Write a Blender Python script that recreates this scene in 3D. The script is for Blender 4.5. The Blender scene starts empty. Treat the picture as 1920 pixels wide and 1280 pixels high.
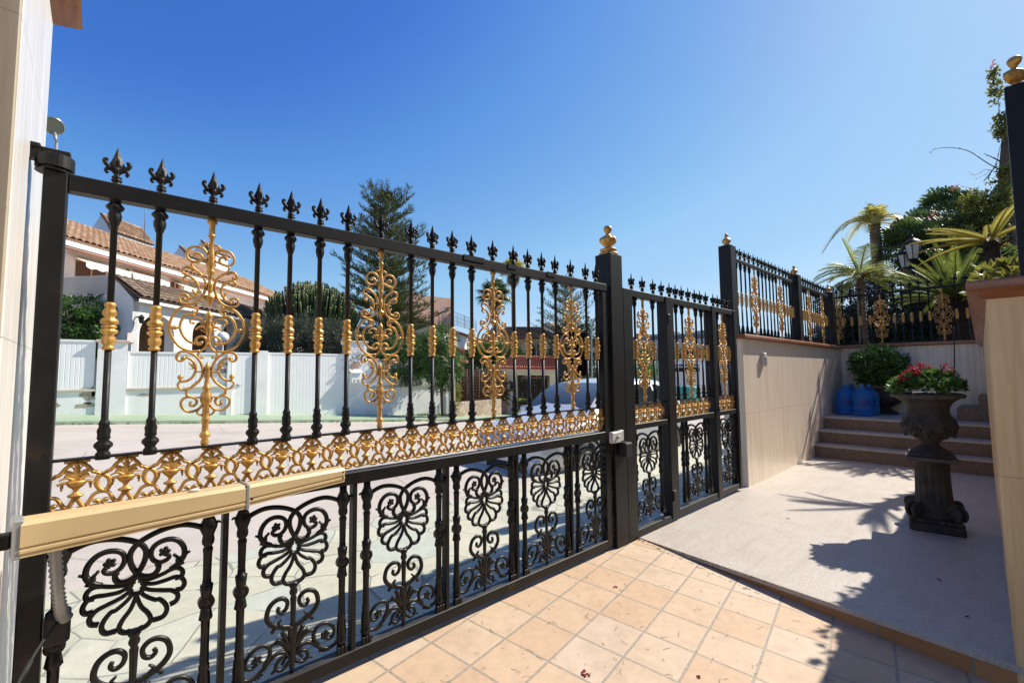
import bpy, math, random, json
from mathutils import Vector, Matrix, noise
SC = bpy.context.scene
COL = SC.collection
R = math.radians
PI = math.pi
rnd = random.Random(7)
MATX = {}                      # root transform of every thing, by object name

# ------------------------------------------------------------------ camera
CAM = Vector((0, -2.2, 1.41))
AX = Vector((0.7385593598185664, -0.6741135168984542, -0.010051783880827034))
AY = Vector((-0.03839191048996861, -0.05693812421110729, 0.9976392690848987))
AZ = Vector((0.6730944459979742, 0.736429912718188, 0.06793269036746881))
F = 849.34
def ray(px, py):
    return AX * ((px - 960) / F) - AY * ((py - 640) / F) + AZ
def at(px, py, d):             # point seen at a photo pixel, d metres deep
    return CAM + ray(px, py) * d
def on(px, py, p0, n):         # where that sight line meets a real plane
    r = ray(px, py)
    return CAM + r * ((p0 - CAM).dot(n) / r.dot(n))
def ony(px, py, y):
    return on(px, py, Vector((0, y, 0)), Vector((0, 1, 0)))
def onx(px, py, x):
    return on(px, py, Vector((x, 0, 0)), Vector((1, 0, 0)))
cam = bpy.data.cameras.new('camera'); co = bpy.data.objects.new('camera', cam); COL.objects.link(co)
cam.sensor_width = 36; cam.lens = F / 1920 * 36; cam.clip_start = .02; cam.clip_end = 3000
co.matrix_world = Matrix(((AX.x, AY.x, -AZ.x, CAM.x), (AX.y, AY.y, -AZ.y, CAM.y), (AX.z, AY.z, -AZ.z, CAM.z), (0, 0, 0, 1)))
SC.camera = co

# ------------------------------------------------------------------ light
TOSUN = Vector((1.03, -.28, 1.0)).normalized()
EL = math.asin(TOSUN.z); AZI = math.atan2(TOSUN.x, TOSUN.y)
w = bpy.data.worlds.new('World'); SC.world = w; w.use_nodes = True
nt = w.node_tree; bg = nt.nodes['Background']
sky = nt.nodes.new('ShaderNodeTexSky'); sky.sky_type = 'NISHITA'; sky.sun_disc = False
sky.sun_elevation = EL; sky.sun_rotation = AZI; sky.air_density = 1.0; sky.dust_density = .3; sky.ozone_density = 6; sky.altitude = 0
sc_ = nt.nodes.new('ShaderNodeVectorMath'); sc_.operation = 'SCALE'; sc_.inputs['Scale'].default_value = .1
cv = nt.nodes.new('ShaderNodeRGBCurve')          # the camera's response to the sky: deep blue away from the sun, pale towards it
for ch, pts in enumerate((((.0825, .058), (.107, .118), (.2, .335), (.272, .415), (.324, .50)), ((.1585, .195), (.2, .32), (.352, .605), (.45, .665), (.54, .745)), ((.323, .645), (.40, .76), (.64, .93), (.85, 1.0)))):
    c_ = cv.mapping.curves[ch]; c_.points[0].location = (0, 0); c_.points[1].location = (1, (.85, .9, 1)[ch])
    for a, b in pts: c_.points.new(a, b)
    for p_ in c_.points: p_.handle_type = 'VECTOR'
cv.mapping.update()
up_ = nt.nodes.new('ShaderNodeVectorMath'); up_.operation = 'SCALE'; up_.inputs['Scale'].default_value = 7.07
nt.links.new(sky.outputs[0], sc_.inputs[0]); nt.links.new(sc_.outputs[0], cv.inputs['Color']); nt.links.new(cv.outputs[0], up_.inputs[0]); nt.links.new(up_.outputs[0], bg.inputs[0]); bg.inputs[1].default_value = .10
sl = bpy.data.lights.new('sun', 'SUN'); so = bpy.data.objects.new('sun', sl); COL.objects.link(so)
sl.energy = 5.0; sl.angle = R(.53); sl.color = (1, .94, .84)
so.rotation_euler = TOSUN.to_track_quat('Z', 'Y').to_euler(); so.location = (5, -5, 12)
SC.view_settings.view_transform = 'Standard'; SC.view_settings.look = 'None'
SC.view_settings.exposure = .5; SC.view_settings.gamma = 1
SC.render.engine = 'CYCLES'
SC.cycles.max_bounces = 8; SC.cycles.diffuse_bounces = 4; SC.cycles.transparent_max_bounces = 12
try:
    SC.cycles.use_denoising = True
except Exception:
    pass

# ------------------------------------------------------------------ materials
class NT:
    def __init__(s, name):
        s.m = bpy.data.materials.new(name); s.m.use_nodes = True
        s.t = s.m.node_tree; s.b = s.t.nodes['Principled BSDF']
        s.out = s.t.nodes['Material Output']; s.obj = None
    def n(s, typ, **kw):
        x = s.t.nodes.new('ShaderNode' + typ)
        for k, v in kw.items():
            if k.startswith('i'):
                x.inputs[int(k[1:])].default_value = v
            else:
                setattr(x, k, v)
        return x
    def l(s, a, b): s.t.links.new(a, b)
    def co(s):
        if not s.obj: s.obj = s.n('TexCoord')
        return s.obj.outputs['Object']
    def pos(s):
        return s.n('NewGeometry').outputs['Position']
    def noise(s, scale, detail=4, rough=.55, vec=None, stretch=None):
        v = vec or s.co()
        if stretch:
            mp = s.n('Mapping'); mp.inputs['Scale'].default_value = stretch; s.l(v, mp.inputs[0]); v = mp.outputs[0]
        x = s.n('TexNoise'); x.inputs['Scale'].default_value = scale; x.inputs['Detail'].default_value = detail
        x.inputs['Roughness'].default_value = rough; s.l(v, x.inputs['Vector']); return x.outputs['Fac']
    def ramp(s, fac, stops):
        x = s.n('ValToRGB'); e = x.color_ramp.elements
        while len(e) > 1: e.remove(e[-1])
        for i, (p, c) in enumerate(stops):
            el = e[0] if i == 0 else e.new(p)
            el.position = p; el.color = (*c, 1) if len(c) == 3 else c
        s.l(fac, x.inputs[0]); return x.outputs[0]
    def mix(s, fac, a, b, mode='MIX'):
        x = s.n('Mix', data_type='RGBA', blend_type=mode)
        for sock, val in ((x.inputs[0], fac), (x.inputs[6], a), (x.inputs[7], b)):
            if hasattr(val, 'is_linked'): s.l(val, sock)
            elif isinstance(val, (int, float)): sock.default_value = val
            else: sock.default_value = (*val, 1)
        return x.outputs[2]
    def math(s, op, a, b=None, c=None):
        x = s.n('Math', operation=op)
        for i, val in enumerate((a, b, c)):
            if val is None: continue
            if hasattr(val, 'is_linked'): s.l(val, x.inputs[i])
            else: x.inputs[i].default_value = val
        return x.outputs[0]
    def tint(s):
        a = s.n('Attribute', attribute_name='tint'); return a.outputs['Fac']
    def set(s, base=None, rough=None, metal=None, bump=None, bstr=.2, bdist=.01, spec=None):
        if base is not None:
            if hasattr(base, 'is_linked'): s.l(base, s.b.inputs['Base Color'])
            else: s.b.inputs['Base Color'].default_value = (*base, 1)
        if rough is not None:
            if hasattr(rough, 'is_linked'): s.l(rough, s.b.inputs['Roughness'])
            else: s.b.inputs['Roughness'].default_value = rough
        if metal is not None: s.b.inputs['Metallic'].default_value = metal
        if spec is not None: s.b.inputs['Specular IOR Level'].default_value = spec
        if bump is not None:
            x = s.n('Bump'); x.inputs['Strength'].default_value = bstr; x.inputs['Distance'].default_value = bdist
            s.l(bump, x.inputs['Height']); s.l(x.outputs[0], s.b.inputs['Normal'])
        return s.m

def simple(name, c, rough=.6, metal=0, var=.12, scale=6, bstr=.1, bscale=60, spec=None, stretch=None):
    k = NT(name); f = k.noise(scale, 5, stretch=stretch)
    lo = tuple(x * (1 - var) for x in c); hi = tuple(min(1, x * (1 + var)) for x in c)
    base = k.ramp(f, [(.3, lo), (.7, hi)])
    return k.set(base, rough, metal, k.noise(bscale, 3), bstr, .003, spec)

def leafmat(name, dark, light, trans=.3, rough=.45, spec=.5):
    k = NT(name); base = k.ramp(k.tint(), [(0, dark), (1, light)])
    k.set(base, rough, spec=spec)
    tr = k.n('BsdfTranslucent'); k.l(k.mix(.5, base, light), tr.inputs[0])
    mx = k.n('MixShader'); mx.inputs[0].default_value = trans
    k.l(k.b.outputs[0], mx.inputs[1]); k.l(tr.outputs[0], mx.inputs[2]); k.l(mx.outputs[0], k.out.inputs[0])
    return k.m

def m_black(name, c=.007, rough=.46, dust=.022):
    k = NT(name); f = k.noise(9, 6, .65); f2 = k.noise(70, 3)
    base = k.ramp(f, [(.35, (c, c, c * .95)), (.62, (c * 1.6, c * 1.5, c * 1.35)), (.8, (dust, dust * .92, dust * .8))])
    sp = k.n('SeparateXYZ'); k.l(k.n('NewGeometry').outputs['Normal'], sp.inputs[0])
    upf = k.math('MULTIPLY', k.ramp(sp.outputs[2], [(.55, (0, 0, 0)), (.9, (1, 1, 1))]), k.ramp(k.noise(6, 6, .7), [(.3, (.15, .15, .15)), (.7, (1, 1, 1))]))
    base = k.mix(k.math('MULTIPLY', upf, .7), base, (.105, .095, .08))
    rustm = k.ramp(k.noise(3.2, 7, .72), [(.59, (0, 0, 0)), (.68, (1, 1, 1))])
    base = k.mix(k.math('MULTIPLY', rustm, .35), base, (.065, .038, .022))
    r = k.math('MULTIPLY_ADD', f2, .25, rough - .1)
    return k.set(base, r, 0, f2, .12, .002, spec=.28)
def m_gold(name, c=(.62, .345, .095)):
    k = NT(name); f = k.noise(34, 6, .68); f2 = k.noise(160, 3)
    base = k.ramp(f, [(.28, (c[0] * .42, c[1] * .36, c[2] * .34)), (.42, tuple(x * .8 for x in c)), (.56, c), (.75, (c[0] * 1.12, c[1] * 1.12, c[2] * 1.15))])
    return k.set(base, k.math('MULTIPLY_ADD', f2, .25, .3), .45, f2, .15, .0015)
def m_travertine(name, a, b, c, joints=None, rough=.35, vert=True, pit=.35):
    k = NT(name); p = k.pos()
    st = (26, 26, 1.1) if vert else (3, 3, 30)
    f = k.noise(1.0, 6, .62, p, st); f2 = k.noise(1.0, 4, .5, p, tuple(x * .22 for x in st)); f3 = k.noise(90, 4, .6, p)
    base = k.ramp(f, [(.28, a), (.5, b), (.72, c)])
    base = k.mix(k.math('MULTIPLY', f2, .16), base, k.ramp(f3, [(.3, a), (.7, c)]))
    pits = k.ramp(k.noise(1, 5, .7, p, (55, 55, 9)), [(.27, (.45, .36, .26)), (.33, (1, 1, 1))])
    base = k.mix(pit, base, pits, 'MULTIPLY')
    if joints:                                   # (axis, spacing, offset) lists: thin dark cut lines between slabs
        sp = k.n('SeparateXYZ'); k.l(p, sp.inputs[0])
        for ax, step, off in joints:
            q = k.math('FRACT', k.math('DIVIDE', k.math('ADD', sp.outputs[ax], off), step))
            ln = k.math('LESS_THAN', q, .004 / step)
            base = k.mix(k.math('MULTIPLY', ln, .55), base, (.22, .16, .11))
    st_ = k.ramp(k.noise(1, 6, .7, p, (7, 7, .7)), [(.32, (.80, .74, .66)), (.5, (1, 1, 1))]); base = k.mix(.45, base, st_, 'MULTIPLY')
    return k.set(base, k.math('MULTIPLY_ADD', f3, .2, rough - .1), 0, f, .05, .002)
def m_speck(name, base, dark, lite, rough=.5, sc=260, bstr=.05, grey=None):
    k = NT(name); p = k.pos(); v = k.n('TexVoronoi'); v.inputs['Scale'].default_value = sc; k.l(p, v.inputs[0])
    sp = k.n('SeparateColor'); k.l(v.outputs['Color'], sp.inputs[0])
    c = k.ramp(sp.outputs[0], [(0, dark), (.18, dark), (.24, base), (.74, base), (.8, lite), (1, lite)])
    f = k.noise(1.7, 6, .6, p); c = k.mix(k.math('MULTIPLY', f, .5), c, grey or base)
    d = k.ramp(k.noise(3.2, 8, .74, p), [(.30, (.66, .62, .57)), (.46, (.90, .88, .85)), (.62, (1, 1, 1))])
    streak = k.ramp(k.noise(1, 6, .7, p, (1.2, 14, 3)), [(.34, (.80, .75, .70)), (.48, (1, 1, 1))]); c = k.mix(.5, c, streak, 'MULTIPLY')
    c = k.mix(.55, c, d, 'MULTIPLY')
    return k.set(c, rough, 0, k.noise(240, 3, .5, p), bstr, .002)

BLACK = m_black('black_gate_paint'); CAST = m_black('black_cast_iron', .007, .36, .016)
GOLD = m_gold('gold_paint'); GOLD2 = m_gold('gold_paint_deep', (.62, .32, .075))
TRAV = m_travertine('travertine_wall', (.64, .51, .38), (.81, .68, .53), (.90, .80, .67), [(2, 1.02, .15), (0, 1.22, .1)])
TRAVW = m_travertine('travertine_pillar', (.52, .49, .44), (.66, .63, .58), (.74, .72, .68), [(2, .93, .34)], .34, True, .12)
TRAVR = m_travertine('travertine_return', (.66, .42, .17), (.80, .54, .26), (.88, .66, .37), [(2, .98, .1)], .4)
CAP = m_travertine('brown_marble', (.21, .070, .027), (.32, .125, .052), (.42, .20, .10), None, .3, False)
GRAN = m_speck('granite_paving', (.48, .425, .365), (.34, .29, .245), (.57, .52, .455), .5, 210, .08, (.52, .46, .405))
GRANR = m_speck('granite_riser', (.20, .125, .078), (.08, .052, .038), (.34, .24, .17), .5, 170)
PLAS = simple('white_plaster', (.84, .825, .785), .8, 0, .08, 1.6, .3, 45)
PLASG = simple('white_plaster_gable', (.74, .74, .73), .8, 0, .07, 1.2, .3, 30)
CREAM = simple('cream_plaster', (.62, .54, .43), .85, 0, .08, 2, .2, 40)
WMET = simple('white_metal_sheet', (.88, .87, .83), .45, 0, .03, 2, .02, 20)
GREYM = simple('grey_metal', (.34, .35, .35), .4, .4, .1, 5, .05)
LGREY = simple('pale_grey_plastic', (.58, .57, .53), .5, 0, .1, 20, .05)
DARKV = simple('dark_opening', (.015, .014, .013), .7, 0, .1)
BEIGE = simple('beige_enamel', (.60, .45, .235), .42, .1, .06, 7, .04, 120)
BEIGT = simple('beige_enamel_top', (.72, .60, .40), .4, .1, .08, 9, .04, 120)
BROWNW = simple('brown_window', (.085, .032, .018), .4, 0, .2)
ORANGEW = simple('orange_plaster', (.55, .30, .19), .8, 0, .08)
AWN = simple('cream_awning', (.72, .63, .50), .85, 0, .06, 3)
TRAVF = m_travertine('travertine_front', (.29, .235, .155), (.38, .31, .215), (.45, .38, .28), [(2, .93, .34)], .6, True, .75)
GLASS = NT('dark_glass').set((.02, .025, .028), .06, 0, spec=.8)
TEAL = simple('teal_plastic', (.02, .30, .25), .45, 0, .1)
GLOBE = NT('opal_globe').set((.80, .80, .78), .2, 0)
RUST = simple('weathered_stone', (.042, .034, .027), .8, 0, .5, 9, .5, 35)
RUSTW = simple('weathered_stone_rim', (.085, .068, .052), .8, 0, .5, 14, .5, 35)
TRUNK = simple('bark', (.09, .062, .042), .9, 0, .4, 9, .6, 24, stretch=(1, 1, .3))
PTRUNK = simple('palm_bark', (.17, .12, .08), .9, 0, .4, 4, .6, 18, stretch=(1, 1, 5))
DTRUNK = simple('dark_fibrous_bark', (.028, .02, .015), .95, 0, .5, 30, .8, 40)
L_HEDGE = leafmat('hedge_leaf', (.022, .065, .012), (.10, .21, .035))
L_OLIVE = leafmat('olive_leaf', (.035, .048, .028), (.125, .15, .095), .2)
L_PINE = leafmat('pine_needle', (.018, .034, .010), (.12, .15, .034), .15, .6)
L_DARK = leafmat('dark_leaf', (.012, .026, .010), (.045, .085, .022), .25)
L_DOME = leafmat('grey_green_leaf', (.016, .026, .021), (.06, .08, .064), .1, .7)
L_GREEN = leafmat('garden_leaf', (.028, .075, .014), (.13, .25, .05), .3)
L_BOUG = leafmat('bougainvillea_leaf', (.05, .075, .012), (.28, .27, .05), .45)
L_PALM = leafmat('palm_leaf', (.14, .18, .03), (.46, .48, .12), .5, .4)
L_YELL = leafmat('yellow_palm_leaf', (.27, .23, .03), (.56, .50, .12), .5, .4)
L_FAN = leafmat('fan_palm_leaf', (.035, .075, .022), (.13, .20, .06), .25, .4)
L_CYC = leafmat('cycad_leaf', (.06, .10, .014), (.27, .31, .06), .42, .35)
L_DRY = leafmat('dry_frond', (.20, .13, .06), (.40, .29, .15), .2, .8)
L_EUPH = leafmat('euphorbia_green', (.018, .04, .010), (.06, .095, .020), .0, .5)
L_ETIP = leafmat('euphorbia_tip', (.09, .11, .02), (.20, .20, .035), .0, .5)
FLOWER = leafmat('red_flower', (.20, .006, .014), (.42, .022, .04), .3, .6)
PINKF = leafmat('pink_flower', (.50, .06, .12), (.75, .22, .28), .3, .6)
LAWN = simple('lawn_grass', (.16, .24, .03), .9, 0, .3, 3, .6, 90)

def m_roof(name, a, b, c):
    k = NT(name); p = k.pos()
    f = k.noise(1.1, 5, .6, p); f2 = k.noise(14, 4, .6, p)
    t = k.ramp(k.tint(), [(0, a), (.5, b), (1, c)])
    g = k.ramp(f2, [(.35, (.55, .52, .5)), (.6, (1, 1, 1))])
    col = k.mix(.6, t, g, 'MULTIPLY'); col = k.mix(k.math('MULTIPLY', f, .35), col, a)
    return k.set(col, .85, 0, f2, .3, .01)
ROOF = m_roof('terracotta_roof', (.26, .15, .09), (.43, .245, .14), (.56, .40, .27))
ROOFB = m_roof('weathered_roof', (.10, .068, .05), (.21, .135, .09), (.36, .27, .19))
ROOFR = m_roof('red_roof', (.38, .10, .055), (.48, .14, .08), (.55, .20, .12))
ROOFD = m_roof('dark_roof', (.14, .08, .06), (.20, .11, .08), (.26, .17, .12))

def m_tiles():
    k = NT('terracotta_floor_tiles'); p = k.pos()
    sp = k.n('SeparateXYZ'); k.l(p, sp.inputs[0])
    A, s, ox, oy = .17374, .27641, 1.4016, -.3355
    c, si = math.cos(A), math.sin(A)
    dx = k.math('SUBTRACT', sp.outputs[0], ox); dy = k.math('SUBTRACT', sp.outputs[1], oy)
    u = k.math('DIVIDE', k.math('ADD', k.math('MULTIPLY', dx, c), k.math('MULTIPLY', dy, si)), s)
    v = k.math('DIVIDE', k.math('SUBTRACT', k.math('MULTIPLY', dy, c), k.math('MULTIPLY', dx, si)), s)
    wob = k.math('MULTIPLY', k.math('SUBTRACT', k.noise(30, 3, .5, p), .5), .02)
    def edge(q):
        fr = k.math('FRACT', k.math('ADD', q, wob)); return k.math('MINIMUM', fr, k.math('SUBTRACT', 1, fr))
    e = k.math('MINIMUM', edge(u), edge(v))
    g = k.ramp(e, [(0, (1, 1, 1)), (.021, (1, 1, 1)), (.030, (0, 0, 0))])
    cb = k.n('CombineXYZ'); k.l(k.math('FLOOR', u), cb.inputs[0]); k.l(k.math('FLOOR', v), cb.inputs[1])
    wn = k.n('TexWhiteNoise'); k.l(cb.outputs[0], wn.inputs[0])
    t = k.ramp(wn.outputs[0], [(0, (.535, .375, .24)), (.35, (.56, .41, .275)), (.7, (.565, .435, .305)), (1, (.56, .45, .34))])
    d = k.ramp(k.noise(16, 6, .65, p), [(.3, (.86, .83, .80)), (.62, (1.03, 1.0, .98))])
    t = k.mix(.8, t, d, 'MULTIPLY')
    fine = k.ramp(k.noise(420, 2, .5, p), [(.28, (.7, .66, .62)), (.4, (1, 1, 1))]); t = k.mix(.5, t, fine, 'MULTIPLY')
    grout = k.ramp(k.noise(60, 4, .6, p), [(.3, (.26, .21, .15)), (.7, (.40, .33, .25))])
    t = k.mix(.6, t, k.ramp(k.noise(1.6, 7, .72, p), [(.34, (.80, .76, .72)), (.50, (1, 1, 1))]), 'MULTIPLY')
    colr = k.mix(g, t, grout)
    h = k.math('SUBTRACT', k.math('MULTIPLY', k.noise(90, 3, .5, p), .12), k.math('MULTIPLY', g, .8))
    return k.set(colr, .62, 0, h, .35, .004)
TILES = m_tiles()
def m_stamped():
    k = NT('stamped_concrete'); p = k.pos()
    mp = k.n('Mapping'); mp.inputs['Rotation'].default_value = (0, 0, .5); k.l(p, mp.inputs[0])
    warp = k.n('TexNoise'); warp.inputs['Scale'].default_value = 1.6; k.l(mp.outputs[0], warp.inputs[0])
    wv = k.mix(.05, mp.outputs[0], warp.outputs['Color'], 'LINEAR_LIGHT')
    v = k.n('TexVoronoi', feature='DISTANCE_TO_EDGE'); v.inputs['Scale'].default_value = 2.3; v.inputs['Randomness'].default_value = .8; k.l(wv, v.inputs[0])
    vc = k.n('TexVoronoi'); vc.inputs['Scale'].default_value = 2.3; vc.inputs['Randomness'].default_value = .8; k.l(wv, vc.inputs[0])
    sep = k.n('SeparateColor'); k.l(vc.outputs['Color'], sep.inputs[0])
    t = k.ramp(sep.outputs[0], [(0, (.48, .465, .35)), (.5, (.54, .52, .40)), (.75, (.47, .49, .41)), (1, (.56, .52, .40))])
    t = k.mix(.7, t, k.ramp(k.noise(7, 6, .65, p), [(.3, (.78, .79, .76)), (.65, (1.04, 1.03, 1))]), 'MULTIPLY')
    t = k.mix(.5, t, k.ramp(k.noise(230, 2, .5, p), [(.3, (.7, .68, .6)), (.42, (1, 1, 1))]), 'MULTIPLY')
    g = k.ramp(v.outputs['Distance'], [(0, (1, 1, 1)), (.006, (1, 1, 1)), (.016, (0, 0, 0))])
    brk = k.ramp(k.noise(3.5, 3, .5, p), [(.34, (0, 0, 0)), (.48, (1, 1, 1))]); g = k.mix(1, g, brk, 'MULTIPLY')
    colr = k.mix(k.math('MULTIPLY', g, .85), t, (.20, .20, .155))
    return k.set(colr, .75, 0, k.math('SUBTRACT', k.noise(40, 5, .6, p), g), .35, .006)
STAMP = m_stamped()
def m_road():
    k = NT('road_asphalt'); p = k.pos()
    t = k.ramp(k.noise(.9, 6, .65, p), [(.3, (.46, .405, .345)), (.7, (.55, .49, .425))])
    t = k.mix(.55, t, k.ramp(k.noise(170, 3, .6, p), [(.3, (.55, .53, .5)), (.6, (1.1, 1.08, 1.05))]), 'MULTIPLY')
    t = k.mix(.5, t, k.ramp(k.noise(.35, 6, .7, p), [(.36, (.74, .71, .68)), (.5, (1, 1, 1)), (.68, (1.06, 1.05, 1.03))]), 'MULTIPLY')
    cr = k.n('TexVoronoi', feature='DISTANCE_TO_EDGE'); cr.inputs['Scale'].default_value = .35; k.l(k.mix(.12, p, k.n('TexNoise').outputs['Color'], 'LINEAR_LIGHT'), cr.inputs[0])
    t = k.mix(k.ramp(cr.outputs['Distance'], [(0, (.5, .5, .5)), (.006, (0, 0, 0))]), t, (.16, .13, .11))
    return k.set(t, .9, 0, k.noise(150, 3, .6, p), .3, .006)
ROAD = m_road()
def m_side():
    k = NT('painted_sidewalk'); p = k.pos()
    t = k.ramp(k.noise(1.6, 6, .65, p), [(.3, (.24, .33, .20)), (.7, (.36, .42, .29))])
    return k.set(t, .9, 0, k.noise(60, 3, .6, p), .2, .005)
SIDE = m_side()
def m_rubble():
    k = NT('rubble_stone'); p = k.pos(); v = k.n('TexVoronoi', feature='DISTANCE_TO_EDGE'); v.inputs['Scale'].default_value = 2.6; k.l(p, v.inputs[0])
    vc = k.n('TexVoronoi'); vc.inputs['Scale'].default_value = 2.6; k.l(p, vc.inputs[0])
    sep = k.n('SeparateColor'); k.l(vc.outputs['Color'], sep.inputs[0])
    t = k.ramp(sep.outputs[0], [(0, (.36, .26, .18)), (.5, (.47, .36, .26)), (1, (.55, .45, .34))])
    t = k.mix(.7, t, k.ramp(k.noise(8, 6, .65, p), [(.3, (.7, .68, .66)), (.65, (1.05, 1.03, 1))]), 'MULTIPLY')
    g = k.ramp(v.outputs['Distance'], [(0, (1, 1, 1)), (.03, (1, 1, 1)), (.07, (0, 0, 0))])
    return k.set(k.mix(k.math('MULTIPLY', g, .6), t, (.30, .25, .2)), .9, 0, k.math('SUBTRACT', 1, g), .5, .03)
RUBBLE = m_rubble()
def m_brick(name, a, b, mort, sx=.26, sz=.075):
    k = NT(name); p = k.co(); sp = k.n('SeparateXYZ'); k.l(p, sp.inputs[0])
    cb = k.n('CombineXYZ'); k.l(k.math('ADD', sp.outputs[0], sp.outputs[1]), cb.inputs[0]); k.l(sp.outputs[2], cb.inputs[1])
    br = k.n('TexBrick'); br.inputs['Scale'].default_value = 1; br.inputs['Mortar Size'].default_value = .008
    br.inputs['Brick Width'].default_value = sx; br.inputs['Row Height'].default_value = sz
    br.inputs['Color1'].default_value = (*a, 1); br.inputs['Color2'].default_value = (*b, 1); br.inputs['Mortar'].default_value = (*mort, 1)
    k.l(cb.outputs[0], br.inputs[0]); return k.set(br.outputs[0], .9, 0, br.outputs['Fac'], -.3, .01)
BRICK = m_brick('pale_brick', (.52, .42, .33), (.60, .50, .40), (.40, .34, .28))
BRICKR = m_brick('red_brick', (.40, .17, .10), (.48, .22, .13), (.42, .34, .28))
def m_water():
    k = NT('blue_polycarbonate'); k.set((.10, .42, .95), .06)
    k.b.inputs['Transmission Weight'].default_value = .72; k.b.inputs['IOR'].default_value = 1.22
    return k.m
BLUEP = m_water()
CARP = NT('silver_car_paint'); CARP = CARP.set((.62, .63, .63), .28, .15, spec=.6)
CARP.node_tree.nodes['Principled BSDF'].inputs['Coat Weight'].default_value = .6
RUBBER = NT('black_rubber').set((.012, .012, .012), .7)

# ------------------------------------------------------------------ mesh builder
def catmull(pts, n=5):
    P = [Vector(p) for p in pts]
    if len(P) < 3: 
        return [P[0].lerp(P[-1], i / n) for i in range(n + 1)]
    out = []
    Q = [P[0] * 2 - P[1]] + P + [P[-1] * 2 - P[-2]]
    for i in range(1, len(Q) - 2):
        a, b, c, d = Q[i - 1:i + 3]
        for j in range(n):
            t = j / n
            out.append(.5 * ((2 * b) + (c - a) * t + (2 * a - 5 * b + 4 * c - d) * t * t + (3 * b - a - 3 * c + d) * t ** 3))
    out.append(P[-1]); return out

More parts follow.
